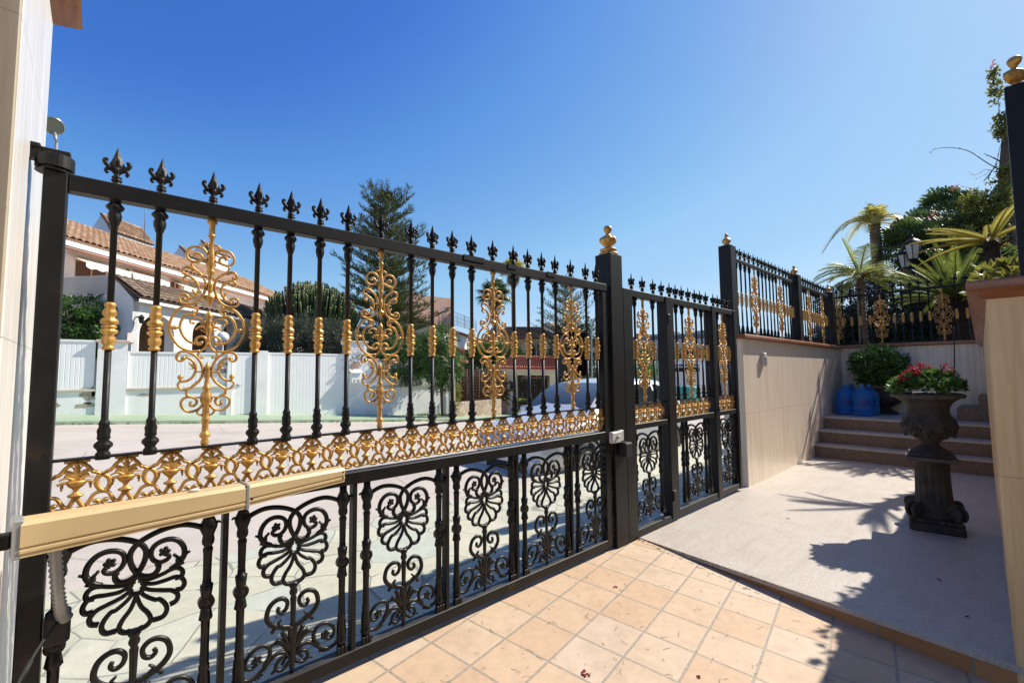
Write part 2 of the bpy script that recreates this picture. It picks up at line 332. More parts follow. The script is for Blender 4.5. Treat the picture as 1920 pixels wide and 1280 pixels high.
class MB:
    def __init__(s): s.v = []; s.f = []; s.s = []; s.t = []
    def add(s, V, Fc, smooth=False, tint=.5):
        o = len(s.v); s.v += [tuple(x) for x in V]
        for q in Fc:
            s.f.append([i + o for i in q]); s.s.append(smooth); s.t.append(tint)
        return s
    def quad(s, a, b, c, d, tint=.5): return s.add([a, b, c, d], [(0, 1, 2, 3)], False, tint)
    def box(s, x0, x1, y0, y1, z0, z1, tint=.5, ch=0):
        if x0 > x1: x0, x1 = x1, x0
        if y0 > y1: y0, y1 = y1, y0
        if z0 > z1: z0, z1 = z1, z0
        return s.obox(Vector(((x0 + x1) / 2, (y0 + y1) / 2, (z0 + z1) / 2)), Vector((1, 0, 0)), Vector((0, 1, 0)), Vector((0, 0, 1)), (x1 - x0) / 2, (y1 - y0) / 2, (z1 - z0) / 2, tint, ch)
    def obox(s, c, ax, ay, az, hx, hy, hz, tint=.5, ch=0):
        h = (hx, hy, hz)
        if not ch:
            V = [c + ax * (hx * a) + ay * (hy * b) + az * (hz * d) for d in (-1, 1) for b in (-1, 1) for a in (-1, 1)]
            return s.add(V, [(0, 2, 3, 1), (4, 5, 7, 6), (0, 1, 5, 4), (2, 6, 7, 3), (0, 4, 6, 2), (1, 3, 7, 5)], False, tint)
        ch = min(ch, hx * .45, hy * .45, hz * .45)
        V = []; idx = {}
        for sx in (-1, 1):
            for sy in (-1, 1):
                for sz in (-1, 1):
                    for k in range(3):
                        e = [(hx - (0 if k == 0 else ch)) * sx, (hy - (0 if k == 1 else ch)) * sy, (hz - (0 if k == 2 else ch)) * sz]
                        idx[(sx, sy, sz, k)] = len(V); V.append(c + ax * e[0] + ay * e[1] + az * e[2])
        Fc = []
        I = lambda *a: idx[a]
        for sg in (-1, 1):
            for k in range(3):
                cyc = [(-1, -1), (1, -1), (1, 1), (-1, 1)]
                if sg < 0: cyc = cyc[::-1]
                q = []
                for a, b in cyc:
                    t = [0, 0, 0]; t[k] = sg; t[(k + 1) % 3] = a; t[(k + 2) % 3] = b; q.append(I(*t, k))
                Fc.append(q)
        for k in range(3):
            i, j = (k + 1) % 3, (k + 2) % 3
            for a in (-1, 1):
                for b in (-1, 1):
                    t0 = [0, 0, 0]; t0[k] = -1; t0[i] = a; t0[j] = b
                    t1 = list(t0); t1[k] = 1
                    q = [I(*t0, i), I(*t1, i), I(*t1, j), I(*t0, j)]
                    if a * b > 0: q = q[::-1]
                    Fc.append(q)
        for sx in (-1, 1):
            for sy in (-1, 1):
                for sz in (-1, 1):
                    q = [I(sx, sy, sz, 0), I(sx, sy, sz, 1), I(sx, sy, sz, 2)]
                    if sx * sy * sz < 0: q = q[::-1]
                    Fc.append(q)
        return s.add(V, Fc, False, tint)
    def bar(s, a, b, w, d, up=(0, 0, 1), tint=.5, ch=0):
        a = Vector(a); b = Vector(b); t = (b - a); L = t.length; t.normalize()
        u = Vector(up); sd = t.cross(u)
        if sd.length < 1e-4: sd = t.cross(Vector((1, 0, 0)))
        sd.normalize(); u = sd.cross(t)
        return s.obox((a + b) / 2, t, sd, u, L / 2, w / 2, d / 2, tint, ch)
    def tube(s, pts, r, sides=8, tint=.5, cap=True, flat=1.0):
        P = [Vector(p) for p in pts]; n = len(P)
        rr = r if isinstance(r, (list, tuple)) else [r] * n
        T = [(P[min(i + 1, n - 1)] - P[max(i - 1, 0)]).normalized() for i in range(n)]
        u = T[0].orthogonal().normalized(); V = []; Fc = []
        for i in range(n):
            u = (u - T[i] * u.dot(T[i]))
            u = u.normalized() if u.length > 1e-6 else T[i].orthogonal().normalized()
            w_ = T[i].cross(u)
            for k in range(sides):
                a = 2 * PI * k / sides; V.append(P[i] + (u * math.cos(a) + w_ * math.sin(a) * flat) * rr[i])
        for i in range(n - 1):
            for k in range(sides):
                k2 = (k + 1) % sides; Fc.append((i * sides + k, i * sides + k2, (i + 1) * sides + k2, (i + 1) * sides + k))
        if cap: Fc.append(list(range(sides))[::-1]); Fc.append([(n - 1) * sides + k for k in range(sides)])
        return s.add(V, Fc, True, tint)
    def stroke(s, pts, w0, depth, w1=None, n=4, sides=8, mirror=False, y=0, z0=0):
        """a cast scroll in the x-z plane: half-width w (tapering w0 > w1), half-depth depth"""
        for sg in ((1, -1) if mirror else (1,)):
            P = catmull([(a * sg, y, b - z0) for a, b in pts], n); m = len(P); V = []; Fc = []
            for i in range(m):
                t = (P[min(i + 1, m - 1)] - P[max(i - 1, 0)]); t.normalize(); sd = Vector((t.z, 0, -t.x))
                q = i / (m - 1); ww = w0 + ((w1 if w1 is not None else w0) - w0) * q; dd = depth * (.6 + .4 * ww / max(w0, w1 or w0))
                for k in range(sides):
                    a = 2 * PI * (k + .5) / sides; V.append(P[i] + sd * (ww * math.cos(a)) + Vector((0, dd * math.sin(a), 0)))
            for i in range(m - 1):
                for k in range(sides):
                    k2 = (k + 1) % sides; Fc.append((i * sides + k, i * sides + k2, (i + 1) * sides + k2, (i + 1) * sides + k))
            Fc.append(list(range(sides))[::-1]); Fc.append([(m - 1) * sides + k for k in range(sides)])
            s.add(V, Fc, True)
        return s
    def lathe(s, prof, c=(0, 0, 0), sides=16, ribs=0, amp=0, tint=.5, sy=1.0, smooth=True, rot=0):
        """prof rows (radius, z[, ribbed])"""
        c = Vector(c); V = []; Fc = []; n = len(prof)
        for row in prof:
            rib = amp if len(row) > 2 and row[2] else 0
            for k in range(sides):
                a = 2 * PI * k / sides + rot; q = row[0] * (1 + rib * math.cos(ribs * a))
                V.append(c + Vector((q * math.cos(a), q * math.sin(a) * sy, row[1])))
        for i in range(n - 1):
            for k in range(sides):
                k2 = (k + 1) % sides; Fc.append((i * sides + k, i * sides + k2, (i + 1) * sides + k2, (i + 1) * sides + k))
        Fc.append(list(range(sides))[::-1]); Fc.append([(n - 1) * sides + k for k in range(sides)])
        return s.add(V, Fc, smooth, tint)
    def ball(s, c, r, sq=(1, 1, 1), n=10, tint=.5):
        c = Vector(c); V = []; Fc = []
        for i in range(1, n):
            a = PI * i / n
            for k in range(n + 2):
                b = 2 * PI * k / (n + 2); V.append(c + Vector((r * sq[0] * math.sin(a) * math.cos(b), r * sq[1] * math.sin(a) * math.sin(b), r * sq[2] * math.cos(a))))
        m = n + 2
        for i in range(n - 2):
            for k in range(m):
                k2 = (k + 1) % m; Fc.append((i * m + k, (i + 1) * m + k, (i + 1) * m + k2, i * m + k2))
        V += [c + Vector((0, 0, r * sq[2])), c - Vector((0, 0, r * sq[2]))]; t = len(V)
        for k in range(m):
            k2 = (k + 1) % m; Fc.append((t - 2, k, k2)); Fc.append((t - 1, (n - 2) * m + k2, (n - 2) * m + k))
        return s.add(V, Fc, True, tint)
    def prism(s, poly, d, tint=.5):
        """closed outline (3-D points) pushed along d"""
        P = [Vector(p) for p in poly]; n = len(P); d = Vector(d)
        V = P + [p + d for p in P]
        Fc = [list(range(n))[::-1], list(range(n, 2 * n))] + [(i, (i + 1) % n, n + (i + 1) % n, n + i) for i in range(n)]
        return s.add(V, Fc, False, tint)
    def grid(s, fn, nu, nv, smooth=True, tint=None):
        V = [fn(i / nu, j / nv) for j in range(nv + 1) for i in range(nu + 1)]
        o = len(s.v); s.v += [tuple(p) for p in V]
        for j in range(nv):
            for i in range(nu):
                a = o + j * (nu + 1) + i; s.f.append([a, a + 1, a + nu + 2, a + nu + 1]); s.s.append(smooth)
                s.t.append(tint(i, j) if tint else .5)
        return s
    def build(s, name, mat, parent=None, local=False):
        me = bpy.data.meshes.new(name); V = s.v
        o = bpy.data.objects.new(name, me); COL.objects.link(o)
        if parent is not None:
            o.parent = parent; M = MATX[parent.name]; MATX[o.name] = M
            if not local:
                Mi = M.inverted(); V = [tuple(Mi @ Vector(p)) for p in V]
        elif not local:
            xs = [p[0] for p in V]; ys = [p[1] for p in V]; zs = [p[2] for p in V]
            b = Vector(((min(xs) + max(xs)) / 2, (min(ys) + max(ys)) / 2, min(zs)))
            V = [tuple(Vector(p) - b) for p in V]; o.location = b; MATX[o.name] = Matrix.Translation(b)
        else: MATX[o.name] = Matrix()
        me.from_pydata(V, [], s.f)
        me.polygons.foreach_set('use_smooth', s.s)
        a = me.attributes.new('tint', 'FLOAT', 'FACE'); a.data.foreach_set('value', s.t)
        me.materials.append(mat); me.update(); return o

def tag(o, label=None, cat=None, group=None, kind=None):
    if label: o['label'] = label
    if cat: o['category'] = cat
    if group: o['group'] = group
    if kind: o['kind'] = kind
    return o
def thing(name, label, cat, loc=(0, 0, 0), rz=0, group=None):
    o = bpy.data.objects.new(name, None); COL.objects.link(o); o.location = loc; o.rotation_euler = (0, 0, rz)
    o.empty_display_size = .1; MATX[o.name] = Matrix.Translation(Vector(loc)) @ Matrix.Rotation(rz, 4, 'Z')
    return tag(o, label, cat, group)
def kids(o): return [c for c in bpy.data.objects if c.parent == o]
def cp(o, parent, loc):
    """a part (with its sub-parts) placed again under another thing, in that thing's own axes"""
    c = o.copy(); COL.objects.link(c); c.parent = parent; c.location = loc
    MATX[c.name] = MATX[parent.name]
    for k in kids(o):
        d = k.copy(); COL.objects.link(d); d.parent = c
    return c
# cast patterns, half of each, metres from the centre line and height above the drive
ORN = {"top_scroll": ((0.0123, 1.9153), (0.0282, 1.9338), (0.0481, 1.94), (0.0703, 1.9331), (0.0837, 1.9092), (0.0801, 1.8886), (0.0634, 1.876), (0.0431, 1.8789), (0.0312, 1.8889), (0.0324, 1.9029), (0.0455, 1.9118), (0.0575, 1.9062), (0.0499, 1.899)), "top_leaf": ((0.0104, 1.9562), (0.0243, 1.954), (0.0306, 1.9421), (0.0217, 1.9307)), "link1": ((0.013, 1.8899), (0.0297, 1.8827), (0.0635, 1.8721), (0.0646, 1.8583), (0.0493, 1.8382)), "s_leaf": ((0.082, 1.8208), (0.0929, 1.8231), (0.0954, 1.8346), (0.0881, 1.8477), (0.0709, 1.8512), (0.0476, 1.838), (0.0282, 1.8196), (0.0174, 1.7967), (0.0165, 1.7693), (0.024, 1.739), (0.0378, 1.717), (0.0581, 1.7033), (0.0785, 1.6992), (0.0988, 1.707), (0.1046, 1.7235), (0.098, 1.7368), (0.0809, 1.7371), (0.0727, 1.7244), (0.0798, 1.7151), (0.0888, 1.722)), "s_inner": ((0.0793, 1.7926), (0.0895, 1.7958), (0.0899, 1.8059), (0.0787, 1.8144), (0.057, 1.8037), (0.0432, 1.7842), (0.0392, 1.7602), (0.047, 1.7414), (0.0575, 1.7268), (0.0718, 1.7223)), "s_bud": ((0.0471, 1.7395), (0.0567, 1.7543), (0.0616, 1.7607)), "s_tie": ((0.0034, 1.7736), (0.0163, 1.7771), (0.036, 1.7775)), "link2": ((0.0482, 1.7004), (0.0404, 1.6821), (0.0432, 1.6668), (0.0526, 1.6636), (0.0564, 1.6717)), "oval": ((0.0421, 1.6823), (0.0719, 1.6927), (0.0996, 1.6792), (0.1212, 1.6489), (0.1297, 1.6175), (0.132, 1.6002), (0.1233, 1.5672), (0.1016, 1.5318), (0.078, 1.5149), (0.0527, 1.5079), (0.0276, 1.5116)), "oval_in": ((0.0495, 1.6555), (0.0695, 1.6578), (0.0869, 1.6425), (0.0961, 1.6174), (0.0951, 1.594), (0.0839, 1.5676), (0.0661, 1.5477), (0.041, 1.5405), (0.0177, 1.5472)), "oval_tie": ((0.0949, 1.6004), (0.1129, 1.6014), (0.1311, 1.6046)), "curl_in": ((0.0038, 1.5434), (0.0051, 1.5559), (0.0136, 1.5667), (0.0259, 1.5702), (0.0393, 1.5615), (0.0426, 1.5469), (0.034, 1.5369), (0.0232, 1.5399), (0.0265, 1.5484)), "arm": ((0.008, 1.6198), (0.0173, 1.6338), (0.0333, 1.6446), (0.0531, 1.6441), (0.0641, 1.6331), (0.0604, 1.6219), (0.051, 1.6252)), "fleur": ((0.0038, 1.5992), (0.0179, 1.6108), (0.0343, 1.6079), (0.0439, 1.5968)), "link3": ((0.002, 1.5454), (0.0114, 1.5228), (0.0259, 1.5086), (0.0334, 1.4941), (0.0267, 1.4815), (0.017, 1.4863)), "low_s": ((0.0864, 1.478), (0.0789, 1.4843), (0.081, 1.4737), (0.0941, 1.4687), (0.1041, 1.4817), (0.0969, 1.5017), (0.0782, 1.5068), (0.053, 1.4978), (0.0304, 1.4752), (0.0179, 1.446), (0.0164, 1.4129), (0.0277, 1.3858), (0.0478, 1.3666), (0.0662, 1.3506), (0.0656, 1.3326), (0.0508, 1.324)), "low_curl": ((0.0607, 1.3558), (0.0825, 1.3543), (0.0961, 1.3696), (0.0927, 1.3836), (0.0834, 1.3868)), "low_in": ((0.0752, 1.4855), (0.0537, 1.4726), (0.0407, 1.4502), (0.0408, 1.4231), (0.0522, 1.3999), (0.0706, 1.3883), (0.087, 1.3897), (0.0893, 1.4015)), "low_bud": ((0.0437, 1.4461), (0.0543, 1.4524), (0.063, 1.4629)), "low_tie": ((0.0002, 1.4295), (0.016, 1.4253), (0.0407, 1.4252)), "ring": ((0.0094, 1.2959), (0.0203, 1.2789), (0.0347, 1.2686), (0.0579, 1.265), (0.0773, 1.2797), (0.0839, 1.3024), (0.0743, 1.3197), (0.0526, 1.324), (0.0368, 1.3151), (0.032, 1.3009), (0.0412, 1.288), (0.0536, 1.2902), (0.0522, 1.3011)), "ring_tie": ((-0.0001, 1.3229), (0.0191, 1.3208), (0.0438, 1.3198)), "foot": ((0.0078, 1.2919), (0.0239, 1.2746), (0.0296, 1.2619), (0.0212, 1.251), (0.0108, 1.2488))}
PAL = {"arch": ((0.2008, 0.7976), (0.1865, 0.8063), (0.1623, 0.8176), (0.1307, 0.8259), (0.096, 0.8255), (0.0585, 0.8176), (0.0238, 0.8037), (-0.0028, 0.7869), (-0.0201, 0.7629), (-0.0231, 0.7378), (-0.0153, 0.7067), (0.0031, 0.6746), (0.025, 0.6607), (0.0469, 0.6602), (0.0595, 0.6721), (0.0629, 0.6901), (0.0553, 0.6994)), "spiral": ((0.0865, 0.7263), (0.0943, 0.715), (0.0851, 0.7038), (0.0645, 0.701), (0.0458, 0.7147), (0.038, 0.7371), (0.043, 0.7604), (0.0612, 0.7753), (0.0893, 0.7802), (0.1162, 0.7708), (0.136, 0.7462), (0.1424, 0.7157), (0.135, 0.6942), (0.1198, 0.6766), (0.099, 0.6644)), "hook1": ((0.1255, 0.6849), (0.1193, 0.7055), (0.1076, 0.7158)), "hook2": ((0.133, 0.6986), (0.1464, 0.711), (0.1609, 0.7175)), "tear": ((-0.0012, 0.6775), (0.0143, 0.6515), (0.0213, 0.6276), (0.0134, 0.6093), (-0.0025, 0.6051)), "r1": ((0.0036, 0.6505), (0.0398, 0.647), (0.0766, 0.6547), (0.1066, 0.6652), (0.1278, 0.6613), (0.1386, 0.6453), (0.1342, 0.629), (0.115, 0.627)), "r2": ((0.011, 0.6413), (0.0475, 0.6275), (0.0846, 0.6282), (0.1149, 0.6319), (0.1363, 0.622), (0.1456, 0.5993), (0.137, 0.5823), (0.1177, 0.5817)), "r3": ((0.0113, 0.6265), (0.0406, 0.607), (0.0778, 0.5941), (0.1081, 0.5831), (0.1257, 0.5624), (0.1211, 0.5408), (0.1015, 0.533)), "r4": ((0.0087, 0.6124), (0.0264, 0.5892), (0.0561, 0.5663), (0.0702, 0.5632), (0.0886, 0.5378), (0.0926, 0.5141), (0.0804, 0.4952), (0.0517, 0.4934)), "r5": ((0.0017, 0.6069), (0.0019, 0.5951), (0.0147, 0.5564), (0.0371, 0.5235), (0.045, 0.4967), (0.0302, 0.4791), (0.0011, 0.4736)), "heart": ((0.0106, 0.2871), (0.0468, 0.3), (0.086, 0.3214), (0.1078, 0.3564), (0.0989, 0.3997), (0.073, 0.4206), (0.0444, 0.4204), (0.0253, 0.3994), (0.0302, 0.3715), (0.0499, 0.3604), (0.0642, 0.3732), (0.059, 0.3882)), "hhook1": ((0.0468, 0.3022), (0.0604, 0.3193), (0.0461, 0.3344)), "hhook2": ((0.0663, 0.3084), (0.0866, 0.2924), (0.0777, 0.2889)), "sh1": ((0.0072, 0.1893), (0.0094, 0.2443), (0.0118, 0.2888)), "sh2": ((0.0097, 0.1883), (0.0265, 0.2378), (0.0438, 0.277)), "sh3": ((0.0123, 0.1873), (0.0395, 0.2328), (0.0688, 0.2502)), "base": ((0.0154, 0.1624), (0.0319, 0.1859), (0.062, 0.1936), (0.0887, 0.1788), (0.1161, 0.1525), (0.153, 0.132), (0.1857, 0.1339), (0.2006, 0.1485)), "bspiral": ((0.1137, 0.1623), (0.0928, 0.197), (0.0944, 0.2296), (0.1188, 0.2495), (0.1534, 0.2445), (0.182, 0.2149), (0.1839, 0.1846), (0.1616, 0.1727), (0.1359, 0.1871)), "bcurl": ((0.0116, 0.1382), (0.0418, 0.1192), (0.0668, 0.1306), (0.0606, 0.1571), (0.0409, 0.1672), (0.0304, 0.1563), (0.0436, 0.1401)), "bhook": ((0.0632, 0.132), (0.0855, 0.1185))}
VAS = {"arch": ((-0.0021, 1.1092), (0.0125, 1.1046), (0.0286, 1.0918), (0.0385, 1.077), (0.0441, 1.0709), (0.0516, 1.0685), (0.0603, 1.0623), (0.069, 1.061)), "oval": ((0.069, 1.0605), (0.0848, 1.0446), (0.0887, 1.0249), (0.0828, 1.0055), (0.0711, 1.0007), (0.0578, 1.0137), (0.0518, 1.0308), (0.0564, 1.0516), (0.069, 1.0605)), "leafc": ((0.0032, 1.0491), (0.0028, 1.0755), (0.0001, 1.1063)), "leafs": ((0.0052, 1.0487), (0.0157, 1.0736), (0.032, 1.0833)), "leafl": ((0.0073, 1.0484), (0.0245, 1.0591), (0.0441, 1.0521)), "drop": ((0.0251, 1.0417), (0.0356, 1.0414), (0.0484, 1.0367)), "grape": ((0.0368, 1.0385), (0.0375, 1.017)), "leg": ((0.0023, 0.9887), (0.0112, 0.9687), (0.0231, 0.9533), (0.0409, 0.9499), (0.0567, 0.9536), (0.061, 0.9635), (0.0529, 0.9703), (0.0472, 0.9633)), "sweep": ((0.0261, 0.9554), (0.036, 0.9707), (0.0448, 0.9891), (0.0562, 0.9965), (0.0733, 0.9981)), "bar": ((0.0036, 0.9523), (0.0242, 0.9531)), "vase": ((0.0002, 1.0456), (0.0241, 1.0418), (0.0011, 1.0231), (0.0103, 1.0215), (0.0013, 1.0151), (0.002, 0.9966), (0.0206, 0.9947), (0.0023, 0.9887)), "tab": ((-0.0328, 1.1198), (-0.0323, 1.1067), (0.0362, 1.1149), (0.0367, 1.1001))}
# ------------------------------------------------------------------ ironwork patterns (built once, then copied)
STORE = bpy.data.objects.new('pattern_store', None)       # removed at the end
COL.objects.link(STORE); MATX[STORE.name] = Matrix()

def mk_baluster():
    m = MB()
    m.lathe([(.0205, 2.082), (.0205, 2.07), (.015, 2.063), (.018, 2.056), (.0255, 2.046, 1), (.0255, 2.038, 1), (.017, 2.026), (.0195, 2.012, 1), (.0185, 1.996, 1), (.0165, 1.986), (.0145, 1.982), (.0145, 1.976), (.0105, 1.972), (.0105, 1.66)], sides=16, ribs=8, amp=.07)
    m.lathe([(.0105, 1.54), (.0105, 1.255), (.013, 1.249), (.0165, 1.241), (.0165, 1.236), (.0145, 1.23), (.0185, 1.215, 1), (.0165, 1.198, 1), (.0195, 1.186), (.015, 1.18), (.024, 1.168, 1), (.025, 1.158, 1), (.0185, 1.147), (.016, 1.14), (.0215, 1.133), (.0215, 1.112)], sides=16, ribs=8, amp=.09)
    b = m.build('baluster', BLACK, STORE, True)
    m = MB()
    m.lathe([(.0115, 1.683), (.017, 1.677), (.0175, 1.67), (.0135, 1.665), (.0185, 1.65, 1), (.0200, 1.638, 1), (.0138, 1.628), (.0235, 1.618, 2), (.0245, 1.611, 2), (.0235, 1.604, 2), (.0135, 1.599), (.0222, 1.595), (.0222, 1.590), (.0135, 1.586), (.0235, 1.580, 2), (.0240, 1.572, 2), (.0142, 1.562), (.0205, 1.550, 1), (.0185, 1.532, 1), (.0135, 1.522), (.0185, 1.517), (.0185, 1.511), (.0165, 1.507)], sides=24, ribs=8, amp=.085)
    c = m.build('collar', GOLD, b, True)
    return b
def mk_spear():
    m = MB()
    m.lathe([(.0145, 2.118), (.0145, 2.134), (.011, 2.137), (.0165, 2.142), (.0165, 2.147), (.0115, 2.150), (.0155, 2.154), (.0155, 2.158), (.009, 2.163), (.008, 2.175)], sides=14)
    # diamond-section blade with a keel
    prof = [(.008, 2.168), (.016, 2.185), (.0225, 2.205), (.018, 2.216), (.011, 2.236), (.006, 2.256), (.0008, 2.273)]
    V = []; Fc = []
    for r, z in prof:
        d = r * .45 + .002
        V += [(r, 0, z), (0, -d, z), (-r, 0, z), (0, d, z)]
    for i in range(len(prof) - 1):
        for k in range(4): Fc.append((i * 4 + k, i * 4 + (k + 1) % 4, i * 4 + 4 + (k + 1) % 4, i * 4 + 4 + k))
    m.add(V, Fc)
    up = [(0, 2.172), (.012, 2.183), (.026, 2.196), (.0355, 2.209), (.034, 2.219), (.026, 2.219)]
    dn = [(.002, 2.178), (.014, 2.184), (.027, 2.186), (.0315, 2.176), (.026, 2.168)]
    m.stroke(up, .0088, .0075, .0068, 4, 8, True); m.stroke(dn, .0085, .007, .0052, 4, 8, True)
    for q in (up, dn):                                    # the same leaves front and back
        for sg in (1, -1):
            P = catmull([(0, sg * a * .8, b) for a, b in q], 3); m.tube(P, [.0075 - .002 * i / len(P) for i in range(len(P))], 6)
    return m.build('spearhead', BLACK, STORE, True)
def mk_ornament():
    m = MB(); t, d = .0053, .0080
    S_ = lambda n, a=t, b=None, q=4: m.stroke(ORN[n], a, d, b, q, 8, True)
    for n in ('top_scroll', 's_leaf', 'oval', 'oval_in', 'low_s', 'ring', 'curl_in', 'low_in', 's_inner'): S_(n)
    for n in ('top_leaf', 'link1', 'link2', 'link3', 'arm', 'foot', 'low_curl'): S_(n, .0048, .0036)
    for n in ('s_bud', 'low_bud'): S_(n, .0078, .002)
    for n in ('s_tie', 'oval_tie', 'low_tie', 'ring_tie'): S_(n, .0036)
    S_('fleur', .0075, .004)
    for sg in (1, -1):
        for x, z, r in ((.0545, 1.904, .0065), (.0815, 1.8215, .0065), (.08, 1.793, .0075), (.086, 1.7195, .0065), (.0555, 1.670, .0058), (.052, 1.623, .0058), (.0245, 1.547, .006), (.018, 1.4845, .006), (.0855, 1.479, .006), (.089, 1.4035, .0105), (.0835, 1.387, .006), (.0525, 1.301, .006), (.0112, 1.2488, .006), (.113, 1.6014, .0095), (.075, 1.8485, .0068), (.063, 1.8405, .006), (.036, 1.38, .0068), (.045, 1.371, .006)):
            m.ball((x * sg, 0, z), r, (1, .75, 1), 7)
        for a in (-.012, 0, .012):                         # lobes of the small acanthus leaves
            m.stroke([(sg * .045, 1.785 + a), (sg * .060, 1.792 + a * 1.6)], .004, .004, .001, 3, 6)
            m.stroke([(sg * .043, 1.452 + a), (sg * .060, 1.456 + a * 1.6)], .004, .004, .001, 3, 6)
            m.stroke([(sg * .009, 1.60 + a), (sg * .03, 1.615 + a * 1.3)], .005, .005, .002, 3, 6)
    # centre stem
    m.lathe([(.0135, 2.082), (.0135, 2.062), (.0185, 2.056), (.0195, 2.05), (.012, 2.042), (.0108, 2.0), (.0135, 1.996), (.0135, 1.99), (.0092, 1.986), (.0088, 1.94), (.0115, 1.925, 1), (.0145, 1.905, 1), (.0135, 1.885, 1), (.0165, 1.87, 1), (.0115, 1.852), (.0145, 1.845), (.0145, 1.838), (.0085, 1.83), (.0075, 1.80), (.0105, 1.795), (.0105, 1.789), (.013, 1.782, 1), (.009, 1.772), (.0125, 1.766), (.007, 1.757), (.006, 1.745), (.0185, 1.737, 1), (.019, 1.73, 1), (.010, 1.718, 1), (.0035, 1.703), (.0005, 1.69)], sides=16, ribs=6, amp=.14)
    m.lathe([(.0005, 1.682), (.006, 1.672), (.0125, 1.66, 1), (.013, 1.652, 1), (.0075, 1.642), (.011, 1.636), (.0085, 1.628), (.011, 1.612, 1), (.014, 1.60, 1), (.0095, 1.585), (.006, 1.57), (.0095, 1.558), (.0075, 1.545), (.004, 1.53), (.0005, 1.522)], sides=14, ribs=6, amp=.12)
    m.lathe([(.0005, 1.466), (.0065, 1.455), (.0115, 1.44, 1), (.0105, 1.43, 1), (.013, 1.422), (.0095, 1.413), (.012, 1.405), (.0075, 1.396), (.0095, 1.37), (.0145, 1.362), (.0155, 1.354), (.010, 1.347), (.0175, 1.335, 1), (.0175, 1.322, 1), (.0195, 1.312, 1), (.0165, 1.30, 1), (.011, 1.29), (.0125, 1.262), (.0125, 1.237), (.0145, 1.232), (.0145, 1.225), (.0118, 1.222), (.0118, 1.185), (.0135, 1.18), (.0195, 1.171), (.0195, 1.163), (.0105, 1.154), (.0145, 1.143), (.0145, 1.134), (.010, 1.127), (.010, 1.112)], sides=16, ribs=6, amp=.14)
    return m.build('scroll_ornament', GOLD, STORE, True)
def mk_vase():
    m = MB(); d = .0088
    S_ = lambda n, a, b=None: m.stroke(VAS[n], a, d, b, 4, 8, True)
    S_('arch', .0068); S_('leg', .0074, .0056); S_('sweep', .0074, .0054); S_('bar', .0044)
    S_('leafl', .0072, .0018); S_('drop', .0052, .004)
    m.stroke(VAS['oval'], .0082, .0088, None, 4, 8); 
    m.stroke([(-a, b) for a, b in VAS['arch']][-3:], .0042, d, None, 4, 8)
    for sg in (1, -1):                                      # three-lobed leaves: thin, cupped blades
        m.stroke([(sg * .004, 1.049), (sg * .013, 1.066), (sg * .022, 1.076), (sg * .035, 1.083)], .016, .006, .005, 4, 8)
        m.stroke([(sg * .005, 1.05), (sg * .019, 1.061), (sg * .032, 1.066)], .0105, .006, .004, 4, 8)
        m.ball((sg * .0352, 0, 1.040), .0065, (1, .9, 1), 7); m.ball((sg * .0365, 0, 1.029), .0052, (1, .9, 1.3), 7); m.ball((sg * .037, 0, 1.0195), .0035, (1, .9, 1.3), 6)
        m.ball((sg * .055, 0, .9668), .0058, (1, .9, 1), 7)
    m.stroke([(0, 1.047), (0, 1.075), (0, 1.107)], .0135, .006, .006, 4, 8)
    m.stroke([(0, 1.07), (.009, 1.09), (.016, 1.096)], .0045, .004, .0015, 4, 8, True)
    m.lathe([(.0225, 1.0475), (.0275, 1.0450), (.0275, 1.041), (.0235, 1.033, 1), (.0175, 1.025, 1), (.0095, 1.0195), (.0115, 1.0175), (.0068, 1.0145), (.0075, 1.008), (.0115, 1.003), (.0215, .9985), (.0225, .994), (.0165, .990), (.007, .985)], sides=18, ribs=9, amp=.06, sy=.75)
    m.box(-.026, .026, -.003, .003, 1.103, 1.122)
    m.box(-.034, .034, -.002, .004, 1.108, 1.120)
    return m.build('frieze_vase', GOLD, STORE, True)
